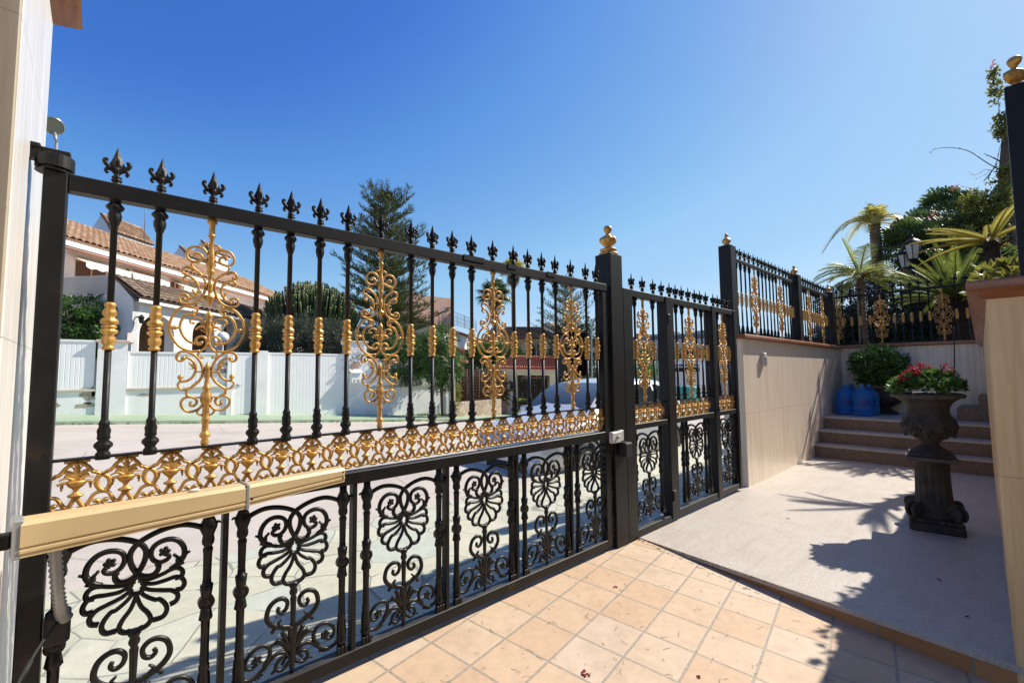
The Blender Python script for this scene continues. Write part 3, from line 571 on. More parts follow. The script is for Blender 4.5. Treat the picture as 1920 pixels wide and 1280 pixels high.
def mk_palmette():
    m = MB(); d = .0105
    S_ = lambda n, a, b=None, q=4: m.stroke(PAL[n], a, d, b, q, 8, True)
    S_('arch', .0108, .0098); S_('spiral', .008, .0112); S_('tear', .0098, .009)
    for n in ('r1', 'r2', 'r3', 'r4', 'r5'): S_(n, .0068, .0098)
    for n in ('hook1', 'hook2', 'hhook1', 'hhook2', 'bhook'): S_(n, .0092, .004)
    S_('heart', .0118, .0078); S_('base', .0095, .0075); S_('bspiral', .0098, .0072); S_('bcurl', .0088, .0066)
    for n in ('sh1', 'sh2', 'sh3'): S_(n, .008, .011)
    m.stroke([(.02, .19), (.05, .232), (.083, .238), (.09, .226)], .008, .008, .006, 4, 8, True)
    for sg in (1, -1):
        m.ball((sg * .072, 0, .288), .0, n=6) if 0 else None
        for x, z, R0 in ((.0788, .7375, .017), (.1426, .198, .019)):
            m.ball((sg * x, 0, z), R0 * .62, (1, .8, 1), 7)
            for k in range(5):
                a = k * 2 * PI / 5; m.ball((sg * (x + math.cos(a) * R0 * .72), -.002, z + math.sin(a) * R0 * .72), R0 * .48, (1, .8, 1), 6)
        for k in range(6): m.ball((sg * (.122 + .0125 * k), 0, .134 - .003 * math.sin(k * .6) * 3), .0078, (1, 1, 1), 6)   # rope twist
        m.stroke([(sg * .13, .672), (sg * .122, .70)], .016, .009, .010, 3, 8)
        m.ball((sg * .1445, 0, .7115), .006, n=6); m.ball((sg * .11, 0, .7165), .006, n=6)
    m.lathe([(.012, .482), (.019, .474), (.021, .466), (.0135, .452), (.018, .44), (.0165, .43), (.0105, .42), (.0145, .41), (.013, .39), (.0105, .29), (.014, .24), (.012, .2), (.017, .18), (.0125, .165), (.016, .15), (.013, .13), (.010, .105), (.008, .088)], sides=14, sy=.8)
    m.stroke([(.006, .478), (.02, .484), (.028, .478)], .005, .006, .003, 3, 6, True)
    m.lathe([(.004, .800), (.013, .795), (.013, .785), (.004, .78)], sides=10, sy=.8)
    return m.build('palmette_casting', CAST, STORE, True)
def mk_column():
    m = MB()
    m.lathe([(.017, .874), (.017, .84), (.0215, .83), (.029, .805, 1), (.027, .79, 1), (.0195, .765), (.0205, .745, 1), (.019, .732, 1), (.013, .722), (.0178, .714, 0), (.0178, .705), (.0145, .695, 2), (.0132, .60, 2), (.0150, .575, 2), (.0215, .572, 1), (.0195, .55, 1), (.0185, .53), (.012, .522), (.012, .486), (.0185, .478), (.020, .455, 1), (.0225, .44, 1), (.0145, .432, 2), (.0135, .36, 2), (.0150, .27, 2), (.0195, .255), (.0165, .242), (.019, .225, 2), (.021, .19, 2), (.0215, .155), (.0245, .15), (.0245, .135), (.020, .132), (.020, .084)], sides=20, ribs=10, amp=.10)
    for sg in (1, -1): m.stroke([(sg * .016, .80), (sg * .032, .812), (sg * .042, .806)], .008, .009, .003, 4, 8)
    # the roundel, a turned boss facing the drive on both sides
    for k, (r, y) in enumerate(((.027, 0),)):
        V = []; Fc = []; prof = [(.0275, -.008), (.0285, -.0125), (.022, -.0145), (.019, -.0115), (.012, -.013), (.008, -.017), (.001, -.018)]
        prof = [(a, -b) for a, b in prof[::-1]] + prof
        n = 18
        for a, yy in prof:
            for j in range(n): V.append((a * math.cos(2 * PI * j / n), yy, .504 + a * math.sin(2 * PI * j / n)))
        for i in range(len(prof) - 1):
            for j in range(n): Fc.append((i * n + j, i * n + (j + 1) % n, i * n + n + (j + 1) % n, i * n + n + j))
        m.add(V, Fc, True)
    for x in (-.017, 0, .017): m.box(x - .0072, x + .0072, -.024, -.012, .085, .122, ch=.003)
    return m.build('fluted_column', CAST, STORE, True)
P_BAL, P_SPEAR, P_ORN, P_VASE, P_PAL, P_COL = mk_baluster(), mk_spear(), mk_ornament(), mk_vase(), mk_palmette(), mk_column()

def iron_run(root, spears, bals, orns, dz=0):
    """spears, balusters and gold ornaments at distances along a frame, in the root's own axes"""
    for x in spears: cp(P_SPEAR, root, (x, 0, dz))
    for x in bals: cp(P_BAL, root, (x, 0, dz))
    for x in orns: cp(P_ORN, root, (x, 0, dz))

# ------------------------------------------------------------------ wide drive gate
YG = .03                                                     # the iron's centre line; frame faces at y = 0
gate = thing('driveway_gate', 'wide black iron driveway gate leaf with gold scrolls and frieze above black palmette panels', 'gate', (1.5, YG, 0))
X0, X1 = -.165, 3.085
g = MB(); g.box(X0, X0 + .062, -.002, .078, .02, 2.128, ch=.004); g.build('hinge_stile', BLACK, gate)
g = MB(); g.box(X0 + .062, X1, 0, .06, 2.068, 2.127, ch=.004); g.build('top_rail', BLACK, gate)
g = MB(); g.box(X0 + .062, X1 - .07, 0, .06, .869, .930, ch=.004); g.build('middle_rail', BLACK, gate)
g = MB(); g.box(X0 + .062, X1 - .07, 0, .06, .026, .0865, ch=.004); g.build('bottom_rail', BLACK, gate)
g = MB(); g.box(X1 - .07, X1, .004, .064, .026, 2.068, ch=.004); g.build('closing_stile', BLACK, gate)
g = MB(); g.box(X0 + .062, X1 - .07, .012, .048, 1.118, 1.1255); g.build('frieze_bar', BLACK, gate)
# lapped, weather-broken cover on the rail
g = MB()
for a, b, z in ((1.62, 1.78, 2.1285), (1.98, 2.06, 2.1280), (2.36, 2.44, 2.1285)): g.box(a, b, -.0035, .0, 2.098, z); g.box(a, b, -.0035, .06, 2.1275, 2.130)
g.build('rail_patch', BLACK, gate)
K = 2.23 / 2.2
sp_ = [.025, .157, .329, .5, .634, .767, .904, 1.082, 1.259, 1.397, 1.535, 1.679, 1.850, 2.030, 2.165, 2.303, 2.444, 2.618, 2.798, 2.927]
orn_ = [.329, 1.082, 1.850, 2.618]
L0 = lambda l: [x * K - 1.5 for x in l]
iron_run(gate, L0(sp_), L0([x for x in sp_ if x not in orn_]), L0(orn_))
x = -.0395 * K
while x < 3.02:
    cp(P_VASE, gate, (x - 1.5, 0, 0)); x += .1311 * K
for i in range(6):
    c = (.140 + .5445 * i) * K
    if c < 2.95: cp(P_PAL, gate, (c - 1.5 - .004, 0, 0)); cp(P_COL, gate, (c + .213 * K - 1.5, 0, 0)); cp(P_COL, gate, (c - .211 * K - 1.5, 0, 0))
g = MB(); g.box(.4035, .4245, .004, .052, .0865, .869, ch=.002); UPR = g.build('upright_bar', BLACK, gate)
for i in range(1, 5):
    c = cp(UPR, gate, (.5465 * i, 0, 0))
# hinge on top of the stile
g = MB(); g.lathe([(.05, 2.128), (.05, 2.131), (.043, 2.132), (.043, 2.140), (.051, 2.141), (.051, 2.183), (.049, 2.186), (.02, 2.1865)], (X0 + .026, .036, 0), 28, smooth=False)
g.build('hinge_barrel', BLACK, gate)

# ------------------------------------------------------------------ hinge bracket, opener, conduit
g = MB(); g.box(-.235, -.10, .016, .056, 2.193, 2.209, ch=.003); g.box(-.238, -.175, .006, .066, 2.20, 2.215, ch=.003); g.box(-.20, -.175, .012, .06, 2.165, 2.2)
tag(g.build('hinge_bracket', BLACK), 'black steel hinge bracket fixing the wide gate to the left stone pillar', 'hinge bracket')

op = thing('gate_opener', 'long beige automatic gate opener arm fixed along the lower rail of the wide gate', 'gate opener', (.1, -.14, .86))
def arm(m, a, b, w, z0a, z1a, z0b, z1b, ch=.006):
    a = Vector((a[0], a[1], 0)); b = Vector((b[0], b[1], 0)); t = (b - a).normalized(); n = Vector((t.y, -t.x, 0))
    prof = lambda q, z0, z1: [q + n * 0 + Vector((0, 0, z0)), q + n * 0 + Vector((0, 0, z0 + .012)), q + n * .004 + Vector((0, 0, z0 + .014)), q + n * .004 + Vector((0, 0, z0 + .022)), q + Vector((0, 0, z0 + .024)), q + Vector((0, 0, z0 + .030)), q + n * .004 + Vector((0, 0, z0 + .032)), q + n * .004 + Vector((0, 0, z1 - .012)), q - n * .006 + Vector((0, 0, z1)), q - n * (w - .01) + Vector((0, 0, z1)), q - n * w + Vector((0, 0, z1 - .012)), q - n * w + Vector((0, 0, z0))]
    A = prof(a, z0a, z1a); B = prof(b, z0b, z1b); k = len(A)
    m.add(A + B, [(i, (i + 1) % k, k + (i + 1) % k, k + i) for i in range(k)] + [list(range(k))[::-1], list(range(k, 2 * k))])
g = MB(); arm(g, (-.150, -.205), (.452, -.128), .085, .878, .984, .881, .972); hs = g.build('motor_housing', BEIGE, op)
g = MB(); arm(g, (.462, -.122), (.878, -.062), .072, .889, .972, .905, .970); g.build('rod_cover', BEIGE, op)
g = MB(); g.bar((-.172, -.176 + .012, .932), (-.149, -.173 + .012, .932), .088, .114, ch=.004); ec = g.build('end_cap', GREYM, op); g = MB(); g.bar((.450, -.088, .926), (.463, -.0865, .926), .088, .1, ch=.003); g.build('end_cap', GREYM, op)
g = MB(); g.lathe([(.018, .9775), (.018, .982), (.010, .986), (.001, .987)], (.285, -.11, 0), 16, sy=.5); g.build('release_cover', LGREY, op)
g = MB()
for p in ((.478, -.1235, .915), (.868, -.0672, .925), (.868, -.0672, .953)): g = MB(); g.ball(p, .0045, (1, .5, 1), 6); g.build('screw', RUBBER, op)

g = MB(); g.box(-.30, -.172, -.17, -.13, .90, .945, ch=.004); g.build('rear_bracket', BLACK, op)
g = MB(); P = catmull([(-.085, -.055, .905), (-.078, -.05, .80), (-.068, -.045, .70), (-.058, -.03, .63), (-.045, -.015, .60)], 11)
V = [.0135 + (.0055 if i % 2 else 0) for i in range(len(P))]; g.tube(P, V, 14)
tag(g.build('conduit', GREYM), 'grey corrugated cable conduit hanging below the beige opener arm', 'conduit')
g = MB(); g.box(-.10, -.035, -.02, .06, .52, .62, ch=.01)
tag(g.build('cable_box', RUBBER), 'black cable junction box on the gate stile below the corrugated conduit', 'junction box')
g = MB(); g.tube(catmull([(-.065, -.02, .60), (-.105, -.09, .56), (-.145, -.17, .49), (-.185, -.23, .40)], 6), .0045, 8); g.tube([(-.118, -.115, .54), (-.134, -.148, .508)], .0075, 8)
tag(g.build('cable', RUBBER), 'thin black cable looping from the junction box to the left pillar', 'cable')

# ------------------------------------------------------------------ centre post
ps = thing('gate_post', 'square black post topped by a large gold urn between wide and narrow gates', 'gate post', (3.205, .07, 0))
g = MB(); g.box(3.118, 3.288, -.012, .145, -.02, 2.40, ch=.004); g.build('post_body', BLACK, ps)
g = MB(); g.lathe([(.078, 2.400), (.080, 2.408), (.080, 2.418), (.066, 2.423), (.046, 2.43), (.07, 2.442, 0), (.072, 2.452), (.05, 2.462), (.027, 2.470), (.03, 2.482), (.052, 2.498, 1), (.068, 2.52, 1), (.071, 2.540, 1), (.062, 2.557, 1), (.034, 2.570), (.022, 2.582), (.017, 2.592), (.022, 2.60), (.03, 2.61), (.036, 2.628), (.034, 2.645), (.024, 2.658), (.001, 2.665)], (3.203, .066, 0), 32, 8, .07)
g.build('urn_finial', GOLD, ps)
lk = thing('electric_lock', 'pale grey electric lock box with a round knob on the centre gate post', 'lock', (3.11, -.035, .83))
g = MB(); g.box(3.035, 3.155, -.052, -.0125, .838, .925, ch=.006); g.box(3.155, 3.2, -.045, -.0125, .845, .93, ch=.004); g.build('housing', LGREY, lk)
g = MB()
g.tube([(3.098, -.052, .884), (3.098, -.068, .884)], .013, 12); g.build('knob', GREYM, lk)
g = MB(); g.box(3.165, 3.262, -.085, -.0125, .715, .832, ch=.01); g.box(3.255, 3.285, -.06, -.0125, .74, .80, ch=.006)
tag(g.build('lock_keeper', RUBBER), 'black lock keeper box just below the pale electric lock on the post', 'lock')
g = MB(); g.box(2.78, 3.02, .16, .30, 1.375, 1.72, ch=.008)
lb = thing('letter_box', 'black metal letter box behind the wide gate beside the centre post', 'letter box', (2.9, .23, 1.375)); g.build('box_body', BLACK, lb)
g = MB(); g.box(2.765, 3.035, .15, .31, 1.7205, 1.735, ch=.004); g.build('lid', BLACK, lb)

# ------------------------------------------------------------------ narrow gate and its fixed side panels
def framed(root, a, b, lw, rw, z0, top=(2.066, 2.125), mid=(.905, .955), lstile=True, rstile=True, yo=0):
    def bx(nm, *c):
        q = MB(); q.box(*c, ch=.004); q.build(nm, BLACK, root)
    if lstile: bx('stile', a, a + lw, -.012 + yo, .09, z0, top[1])
    if rstile: bx('stile', b - rw, b, -.012 + yo, .09, z0, top[1])
    i0, i1 = a + (lw if lstile else 0), b - (rw if rstile else 0)
    bx('top_rail', i0, i1, -.004 + yo, .062, *top); bx('middle_rail', i0, i1, -.004 + yo, .062, *mid); bx('bottom_rail', i0, i1, -.004 + yo, .062, z0, z0 + .062)
    q = MB(); q.box(i0, i1, .012, .048, 1.118, 1.1255); q.build('frieze_bar', BLACK, root)
    return i0, i1
def lowfill(root, i0, i1, cx, pal, cols, n):
    x = i0 + .066
    while x < i1 - .02: cp(P_VASE, root, (x - root.location.x, 0, .006)); x += .131
    for p in pal: cp(P_PAL, root, (p - root.location.x, 0, .03))
    for p in cols: cp(P_COL, root, (p - root.location.x, 0, .03))
sd = thing('gate_side_panel', 'fixed black and gold iron side panel between the centre post and the narrow gate', 'gate panel', (3.63, YG, 0))
i = framed(sd, 3.290, 4.005, .14, 0, .006, rstile=False)
iron_run(sd, [x * K - 3.63 for x in (3.44, 3.615, 3.80, 3.95)], [x * K - 3.63 for x in (3.478, 3.78)], [3.612 * K - 3.63], .008)
lowfill(sd, *i, 3.63, [3.69], [3.475, 3.90], 3)
wk = thing('pedestrian_gate', 'narrow black iron pedestrian gate leaf with gold scroll and black lock side', 'gate', (4.56, YG, 0))
i = framed(wk, 4.01, 5.115, .14, .10, .03)
iron_run(wk, [x * K - 4.56 for x in (4.10, 4.22, 4.345, 4.486, 4.63, 4.75, 4.89)], [x * K - 4.56 for x in (4.215, 4.34, 4.64, 4.765, 4.89)], [4.486 * K - 4.56], .008)
lowfill(wk, *i, 4.56, [4.61], [4.33, 4.405, 4.82, 4.90], 6)
g = MB(); g.box(3.985, 4.03, -.045, -.014, .20, .30, ch=.006); h = g.build('hinge', BLACK, wk); cp(h, wk, (0, 0, 1.65))
g = MB(); g.tube([(5.06, -.014, .985), (5.06, -.06, .985)], .012, 10); g.tube([(5.06, -.06, .985), (4.97, -.062, .985)], .009, 10); g.build('handle', BLACK, wk)
s2 = thing('gate_side_panel', 'slim fixed black and gold iron panel between the narrow gate and the travertine wall', 'gate panel', (5.4, YG, 0))
i = framed(s2, 5.12, 5.66, 0, .06, .03, lstile=False)
iron_run(s2, [x * K - 5.4 for x in (5.075, 5.19, 5.30, 5.43)], [x * K - 5.4 for x in (5.16, 5.44)], [5.288 * K - 5.4], .008)
lowfill(s2, *i, 5.4, [5.385], [5.17, 5.585], 2)
# ------------------------------------------------------------------ left pillar
lp = thing('stone_pillar', 'tall polished travertine gate pillar with brown marble cap at the hinge side', 'pillar', (-.62, .1, -.1))
g = MB(); g.box(-1.05, -.2, -.315, .50, -.1, 2.93, ch=.003); g.build('shaft', TRAVW, lp)
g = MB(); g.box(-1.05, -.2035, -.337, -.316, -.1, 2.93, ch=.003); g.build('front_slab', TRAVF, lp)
g = MB(); V = []
for x1, y0, y1, z in ((-.196, -.335, .505, 2.931), (-.125, -.41, .585, 2.995), (-.112, -.425, .60, 3.01), (-.118, -.42, .595, 3.05)): V += [(-1.12, y0, z), (x1, y0, z), (x1, y1, z), (-1.12, y1, z)]
g.add(V, [(i * 4 + k, i * 4 + (k + 1) % 4, i * 4 + 4 + (k + 1) % 4, i * 4 + 4 + k) for i in range(3) for k in range(4)] + [(3, 2, 1, 0), (12, 13, 14, 15)]); g.build('cap', CAP, lp)

# ------------------------------------------------------------------ travertine wall beyond the gates, with its fence
tw = thing('travertine_wall', 'travertine clad wall with pinkish coping running from the narrow gate to the stairs', 'wall', (8.2, .13, 0))
g = MB(); g.box(5.865, 10.72, 0, .26, -.05, 1.795); g.build('cladding', TRAV, tw)
g = MB()
V = []
for x, e in ((5.80, 0), (10.68, 0)):
    V.append([(x, -.052, 1.797), (x, -.060, 1.810), (x, -.060, 1.838), (x, -.048, 1.852), (x, .30, 1.852), (x, .30, 1.797)])
g.add(V[0] + V[1], [(i, (i + 1) % 6, 6 + (i + 1) % 6, 6 + i) for i in range(6)] + [(5, 4, 3, 2, 1, 0), (6, 7, 8, 9, 10, 11)])
g.build('coping', CAP, tw)
kp = thing('keypad', 'small pale grey keypad intercom on the travertine wall near the narrow gate', 'keypad', (6.36, -.0, 1.44))
a, b = ony(1426, 664, 0), ony(1436, 684, 0)
kx0, kx1, kz0, kz1 = a.x, a.x + .10, b.z - .02, a.z + .02
g = MB(); g.box(kx0, kx1, -.045, -.001, kz0, kz1, ch=.01); g.build('case', LGREY, kp)
g = MB()
for r_ in range(4):
    for c_ in range(3):
        xx = kx0 + .022 + c_ * .024; zz = kz0 + .025 + r_ * .026; g.box(xx, xx + .016, -.049, -.0452, zz, zz + .017, ch=.002)
g.build('buttons', GREYM, kp)

def fence_post(root, x, z0, z1, fin, wd=.155, y0=-.02, y1=.135, nm='post'):
    q = MB(); q.box(x, x + wd, y0, y1, z0, z1, ch=.004); q.build(nm, BLACK, root)
    c = (x + wd / 2, (y0 + y1) / 2, z1); k = fin
    q = MB(); q.lathe([(.06 * k, 0), (.06 * k, .01 * k), (.035 * k, .016 * k), (.028 * k, .03 * k), (.05 * k, .05 * k, 1), (.055 * k, .075 * k, 1), (.043 * k, .095 * k, 1), (.02 * k, .11 * k), (.017 * k, .12 * k), (.026 * k, .135 * k), (.022 * k, .152 * k), (.006 * k, .175 * k), (.001, .19 * k)], c, 20, 8, .07)
    q.build('finial', GOLD, root)
DZ = .735
fw = thing('wall_fence', 'black railing with gold scrolls and spear tips along the top of the travertine wall', 'fence', (8.1, .1, 1.852))
def ld(root, xs): return [x - root.location.x for x in xs]
def lrun(root, sp, ba, orn): iron_run(root, ld(root, sp), ld(root, ba), ld(root, orn), DZ - root.location.z)
fence_post(fw, 5.70, 1.852, 2.96, .95, .15, .03, .18); fence_post(fw, 8.345, 1.852, 2.955, .95, .17, .03, .18); fence_post(fw, 10.43, 1.852, 2.90, .95, .17, .02, .20)
g = MB(); 
for a, b in ((5.85, 8.345), (8.515, 10.43)): g.box(a, b, .08, .12, 2.803, 2.842, ch=.003)
g.build('top_rail', BLACK, fw)
g = MB()
for a, b in ((5.85, 8.345), (8.515, 10.43)): g.box(a, b, .085, .115, 1.86, 1.872)
g.build('bottom_rail', BLACK, fw)
b1 = [6.03, 6.17, 6.32, 6.47, 6.80, 6.94, 7.08, 7.23, 7.37, 7.51, 7.84, 7.98, 8.12, 8.26]; o1 = [6.64, 7.68]
b2 = [8.62, 8.75, 8.88, 9.01, 9.29, 9.42, 9.55, 9.68, 9.81, 10.16, 10.29]; o2 = [9.15, 9.985]
lrun(fw, b1 + o1 + b2 + o2, b1 + b2, o1 + o2)

# ------------------------------------------------------------------ wall at the back of the landing and its railing
bw = thing('back_wall', 'shaded travertine wall behind the landing with brown coping', 'wall', (10.8, -1.3, .55))
g = MB(); g.box(10.72, 10.98, -4.2, .26, .5, 1.81); g.build('cladding', TRAV, bw)
g = MB(); g.box(10.665, 11.02, -4.2, .315, 1.812, 1.872, ch=.012); g.build('coping', CAP, bw)
fb = thing('back_fence', 'dark railing with gold scrolls on the wall behind the landing under the palms', 'fence', (10.8, .1, 1.872), -PI / 2)
MATX[fb.name] = Matrix.Translation((10.8, .1, 1.872)) @ Matrix.Rotation(-PI / 2, 4, 'Z')
g = MB(); g.box(0, 3.6, -.02, .02, 2.803 - 1.872, 2.842 - 1.872, ch=.003); g.build('top_rail', BLACK, fb, True)
g = MB(); g.box(0, 3.6, -.015, .015, .008, .02); g.build('bottom_rail', BLACK, fb, True)
bb = [.36 - .21, .29, .43, .57, .93, 1.05, 1.17, 1.29, 1.41, 1.75, 1.88, 2.0, 2.13, 2.26]; bo = [.06, .735, 1.58]
iron_run(fb, bb[::1] + [x for x in bo], bb, bo, DZ - 1.872)

# ------------------------------------------------------------------ right return wall and the post on it
rw = thing('return_wall', 'tan travertine wall end with brown marble cap closest to the viewer at the right', 'wall', (6, -2.5, -.3))
def rwy(x): return -2.143 + (x - 3.27) * .0285
g = MB(); P = [(3.27, -2.143), (10.7, rwy(10.7)), (10.7, -2.9), (3.27, -2.9)]
g.prism([(x, y, -.35) for x, y in P], (0, 0, 2.10)); g.build('cladding', TRAVR, rw)
g = MB(); V = []
c0 = [(3.215, -2.085), (10.66, rwy(10.7) + .06), (10.66, -2.96), (3.215, -2.96)]; c1 = [(3.205, -2.075), (10.66, rwy(10.7) + .07), (10.66, -2.97), (3.205, -2.97)]; c2 = [(3.26, -2.135), (10.66, rwy(10.7) + .008), (10.66, -2.905), (3.26, -2.905)]
for pl, z in ((c2, 1.752), (c0, 1.79), (c1, 1.80), (c1, 1.832), (c0, 1.842)): V += [(x, y, z) for x, y in pl]
Fc = [(i * 4 + k, i * 4 + (k + 1) % 4, i * 4 + 4 + (k + 1) % 4, i * 4 + 4 + k) for i in range(4) for k in range(4)] + [(3, 2, 1, 0), (16, 17, 18, 19)]
g.add(V, Fc); g.build('cap', CAP, rw)
rp = thing('fence_post', 'black post with a small gold bust on the tan wall end at the right', 'post', (3.36, -2.36, 1.842))
g = MB(); g.box(3.28, 3.372, -2.354, -2.262, 1.842, 2.80, ch=.003); g.build('post_body', BLACK, rp)
# gold bust: socle, draped chest, neck and head turned to the drive
bm_ = MB(); c = Vector((3.322, -2.302, 2.80))
bm_.lathe([(.024, 0), (.024, .006), (.016, .010), (.013, .017), (.018, .023)], c, 20)
V = []; Fc = []; rows = [(.030, .022, .030, 0), (.055, .034, .045, -.004), (.070, .040, .064, -.006), (.073, .042, .084, -.004), (.066, .040, .102, 0), (.046, .032, .115, .002), (.022, .022, .122, .003), (.016, .018, .132, .002), (.0155, .018, .142, 0), (.020, .026, .149, -.004), (.026, .033, .158, -.006), (.029, .037, .173, -.004), (.0295, .038, .186, -.002), (.027, .035, .198, 0), (.019, .025, .207, .001), (.004, .006, .211, .001)]
n = 24
cs, sn = math.cos(-.75), math.sin(-.75); BS = .74
for rx, ry, z, oy in rows:
    for k in range(n):
        a = 2 * PI * k / n; x = rx * math.cos(a); y = ry * math.sin(a) + oy
        if z > .15:                                         # face: nose, brow, chin on the -y side
            fr = max(0, math.cos(a + PI / 2)) ** 8
            y -= fr * (.010 if abs(z - .172) < .008 else .005 if abs(z - .186) < .006 else .003)
            if abs(z - .173) < .002 and abs(abs(math.cos(a)) - 1) < .05: x *= 1.12     # ears
            if z > .18 and math.sin(a) > -.3: x *= 1 + .05 * math.sin(a * 9); y *= 1 + .05 * math.sin(a * 7)
        elif .04 < z < .11:
            q = 1 + .05 * math.sin(a * 5 + z * 120); x *= q; y *= q
        V.append(c + Vector((x * cs - y * sn, x * sn + y * cs, z)) * BS)
for i in range(len(rows) - 1):
    for k in range(n): Fc.append((i * n + k, i * n + (k + 1) % n, i * n + n + (k + 1) % n, i * n + n + k))
Fc += [list(range(n))[::-1], [(len(rows) - 1) * n + k for k in range(n)]]
bm_.add(V, Fc, True)
bm_.build('bust_finial', GOLD2, rp)

# ------------------------------------------------------------------ ground inside: tiled drive, granite walk, stairs, landing
def zt(y): return .06 * min(y, 0)
g = MB(); g.grid(lambda u, v: Vector((-8 + 11.62 * u, -9 + 9.06 * v, zt(-9 + 9.06 * v) - (.001 if v > .9 else 0))), 8, 30, False)
tag(g.build('tiled_drive', TILES), kind='structure')
e0, e1 = (3.455, .0), (3.262, -2.145)
g = MB(); g.prism([(e0[0], .14, 0), (e0[0], 0, 0), (e1[0], e1[1], 0), (e1[0] - .05, -2.7, 0), (8.72, -2.7, 0), (8.72, .14, 0)], (0, 0, -.028))
tag(g.build('granite_walk', GRAN), kind='structure')
RIS = m_brick('terracotta_riser', (.42, .19, .075), (.48, .24, .10), (.28, .22, .16), .42, .4)
g = MB(); nx = .016
g.prism([(e0[0] + nx, -.01, -.029), (e1[0] + nx, e1[1], -.029), (e1[0] + nx + .1, e1[1], -.029), (e0[0] + nx + .1, -.01, -.029)], (0, 0, -.3))
tag(g.build('kerb', RIS), kind='structure')
st = thing('granite_stairs', 'three speckled brown granite steps climbing to the landing beside the travertine wall', 'stairs', (9, -1, 0))
xs = [8.64, 8.93, 9.24]; zz = [.0, .205, .408, .608]
for i in range(3):
    g = MB(); g.box(xs[i], xs[i] + .42, -2.6, -.001, zz[i] - .02, zz[i + 1] - .0335); g.build('riser', GRANR, st)
    if i < 2:
        g = MB(); g.box(xs[i] - .025, xs[i + 1] + .03, -2.6, -.001, zz[i + 1] - .033, zz[i + 1], ch=.003); g.build('tread', GRAN, st)
g = MB(); g.box(xs[2] - .025, 10.72, -2.6, -.001, zz[3] - .033, zz[3], ch=.003); g.build('landing', GRAN, st)
ss = thing('side_stairs', 'dark granite steps leading off the landing to the right behind the flower urn', 'stairs', (10.1, -1.95, .608))
for i in range(2):
    g = MB(); g.box(9.75, 10.71, -2.6, -1.62 - .24 * i, .609 + .19 * i, .795 + .19 * i, ch=.004); g.build('step', GRANR, ss)

# fallen needles and petals on the tiles
g = MB(); q = random.Random(3)
def fall(x, y): return Vector((x, y, (zt(y) if x < 3.3 else 0) + .003))
for i in range(125):
    x, y = q.uniform(.9, 3.35), q.uniform(-1.55, -.05)
    if q.random() < .5: x, y = (q.gauss(1.9, .5), q.gauss(-.55, .3))
    if x > 3.3 or y > -.03: continue
    a = q.uniform(0, PI); L = q.uniform(.012, .055); p = fall(x, y); dv = Vector((math.cos(a), math.sin(a), 0)) * L
    g.tube([p, p + dv * .5 + Vector((-dv.y, dv.x, 0)) * q.uniform(-.25, .25) + Vector((0, 0, .002)), p + dv], q.uniform(.0005, .0009), 4)
for i in range(110):
    x, y = q.uniform(.8, 3.3), q.uniform(-1.6, -.05); g.ball(fall(x, y), q.uniform(.001, .0034), (1, .7, .5), 5)
tag(g.build('fallen_needles', simple('dry_needles', (.085, .062, .042), .9, 0, .5, 60)), kind='stuff')
g = MB()
for x, y in ((1.78, -.735), (1.80, -.725), (1.79, -.75), (2.6, -.35), (4.2, -1.8), (3.7, -1.95), (5.2, -1.2), (2.2, -1.1), (4.9, -.7)):
    for k in range(3):
        p = fall(x + q.uniform(-.012, .012), y + q.uniform(-.012, .012)); g.ball(p, .008, (1, .7, .35), 5, q.random())
tag(g.build('fallen_petals', FLOWER), kind='stuff')
g = MB()
for i in range(60):
    t = q.random() ** 1.3; x, y = e0[0] + (e1[0] - e0[0]) * t * .5 - .02 - abs(q.gauss(0, .012)), -2.145 * t * .5; p = fall(x, y)
    a = q.uniform(0, PI); g.tube([p, p + Vector((math.cos(a), math.sin(a), .2)) * .02], .0022, 4)
tag(g.build('leaf_litter', simple('litter', (.07, .05, .025), .9, 0, .5, 60)), kind='stuff')

# ------------------------------------------------------------------ flower urn on its column
PX, PY = 5.52, -1.685
pd = thing('pedestal', 'dark weathered fluted column pedestal with scroll corners carrying the flower urn', 'pedestal', (PX, PY, 0), R(8))
ra = R(8)
def rot(x, y): return Vector((PX + x * math.cos(ra) - y * math.sin(ra), PY + x * math.sin(ra) + y * math.cos(ra), 0))
AXx = Vector((math.cos(ra), math.sin(ra), 0)); AXy = Vector((-math.sin(ra), math.cos(ra), 0)); UZ = Vector((0, 0, 1))
C0 = Vector((PX, PY, 0))
g = MB(); g.obox(C0 + UZ * .035, AXx, AXy, UZ, .18, .18, .035, ch=.012); g.obox(C0 + UZ * .088, AXx, AXy, UZ, .165, .165, .018, ch=.01)
for sx in (-1, 1):
    for sy in (-1, 1):
        for k in range(5): g.ball(C0 + AXx * (sx * .158) + AXy * (sy * (.158 - .06 * k)) + UZ * .09, .022, (1, 1, .8), 6)
g.build('plinth', RUST, pd)
for sx in (-1, 1):
    for sy in (-1, 1):
        g = MB(); cc = C0 + AXx * (sx * .128) + AXy * (sy * .128) + UZ * .178
        dg = (AXx * sx - AXy * sy).normalized(); out = (AXx * sx + AXy * sy).normalized()
        P = []
        for k in range(26):
            t = k / 25; a = -1.2 + t * 2.15 * 2 * PI; r0 = .062 * (1 - .82 * t); P.append(cc + (out * math.cos(a) + UZ * math.sin(a)) * r0)
        for off in (-.03, .03): g.tube([p + dg * off for p in P], [.016 - .008 * k / 25 for k in range(26)], 7)
        g.tube([cc - dg * .04, cc + dg * .04], .045, 14); g.build('volute', RUST, pd)
g = MB()
g.lathe([(.155, .10), (.15, .14), (.135, .19), (.14, .205), (.14, .218), (.125, .226), (.121, .24, 1), (.115, .40, 1), (.113, .555, 1), (.12, .575), (.128, .582), (.128, .592), (.12, .598)], C0, 64, 16, .055); g.build('shaft', RUST, pd)
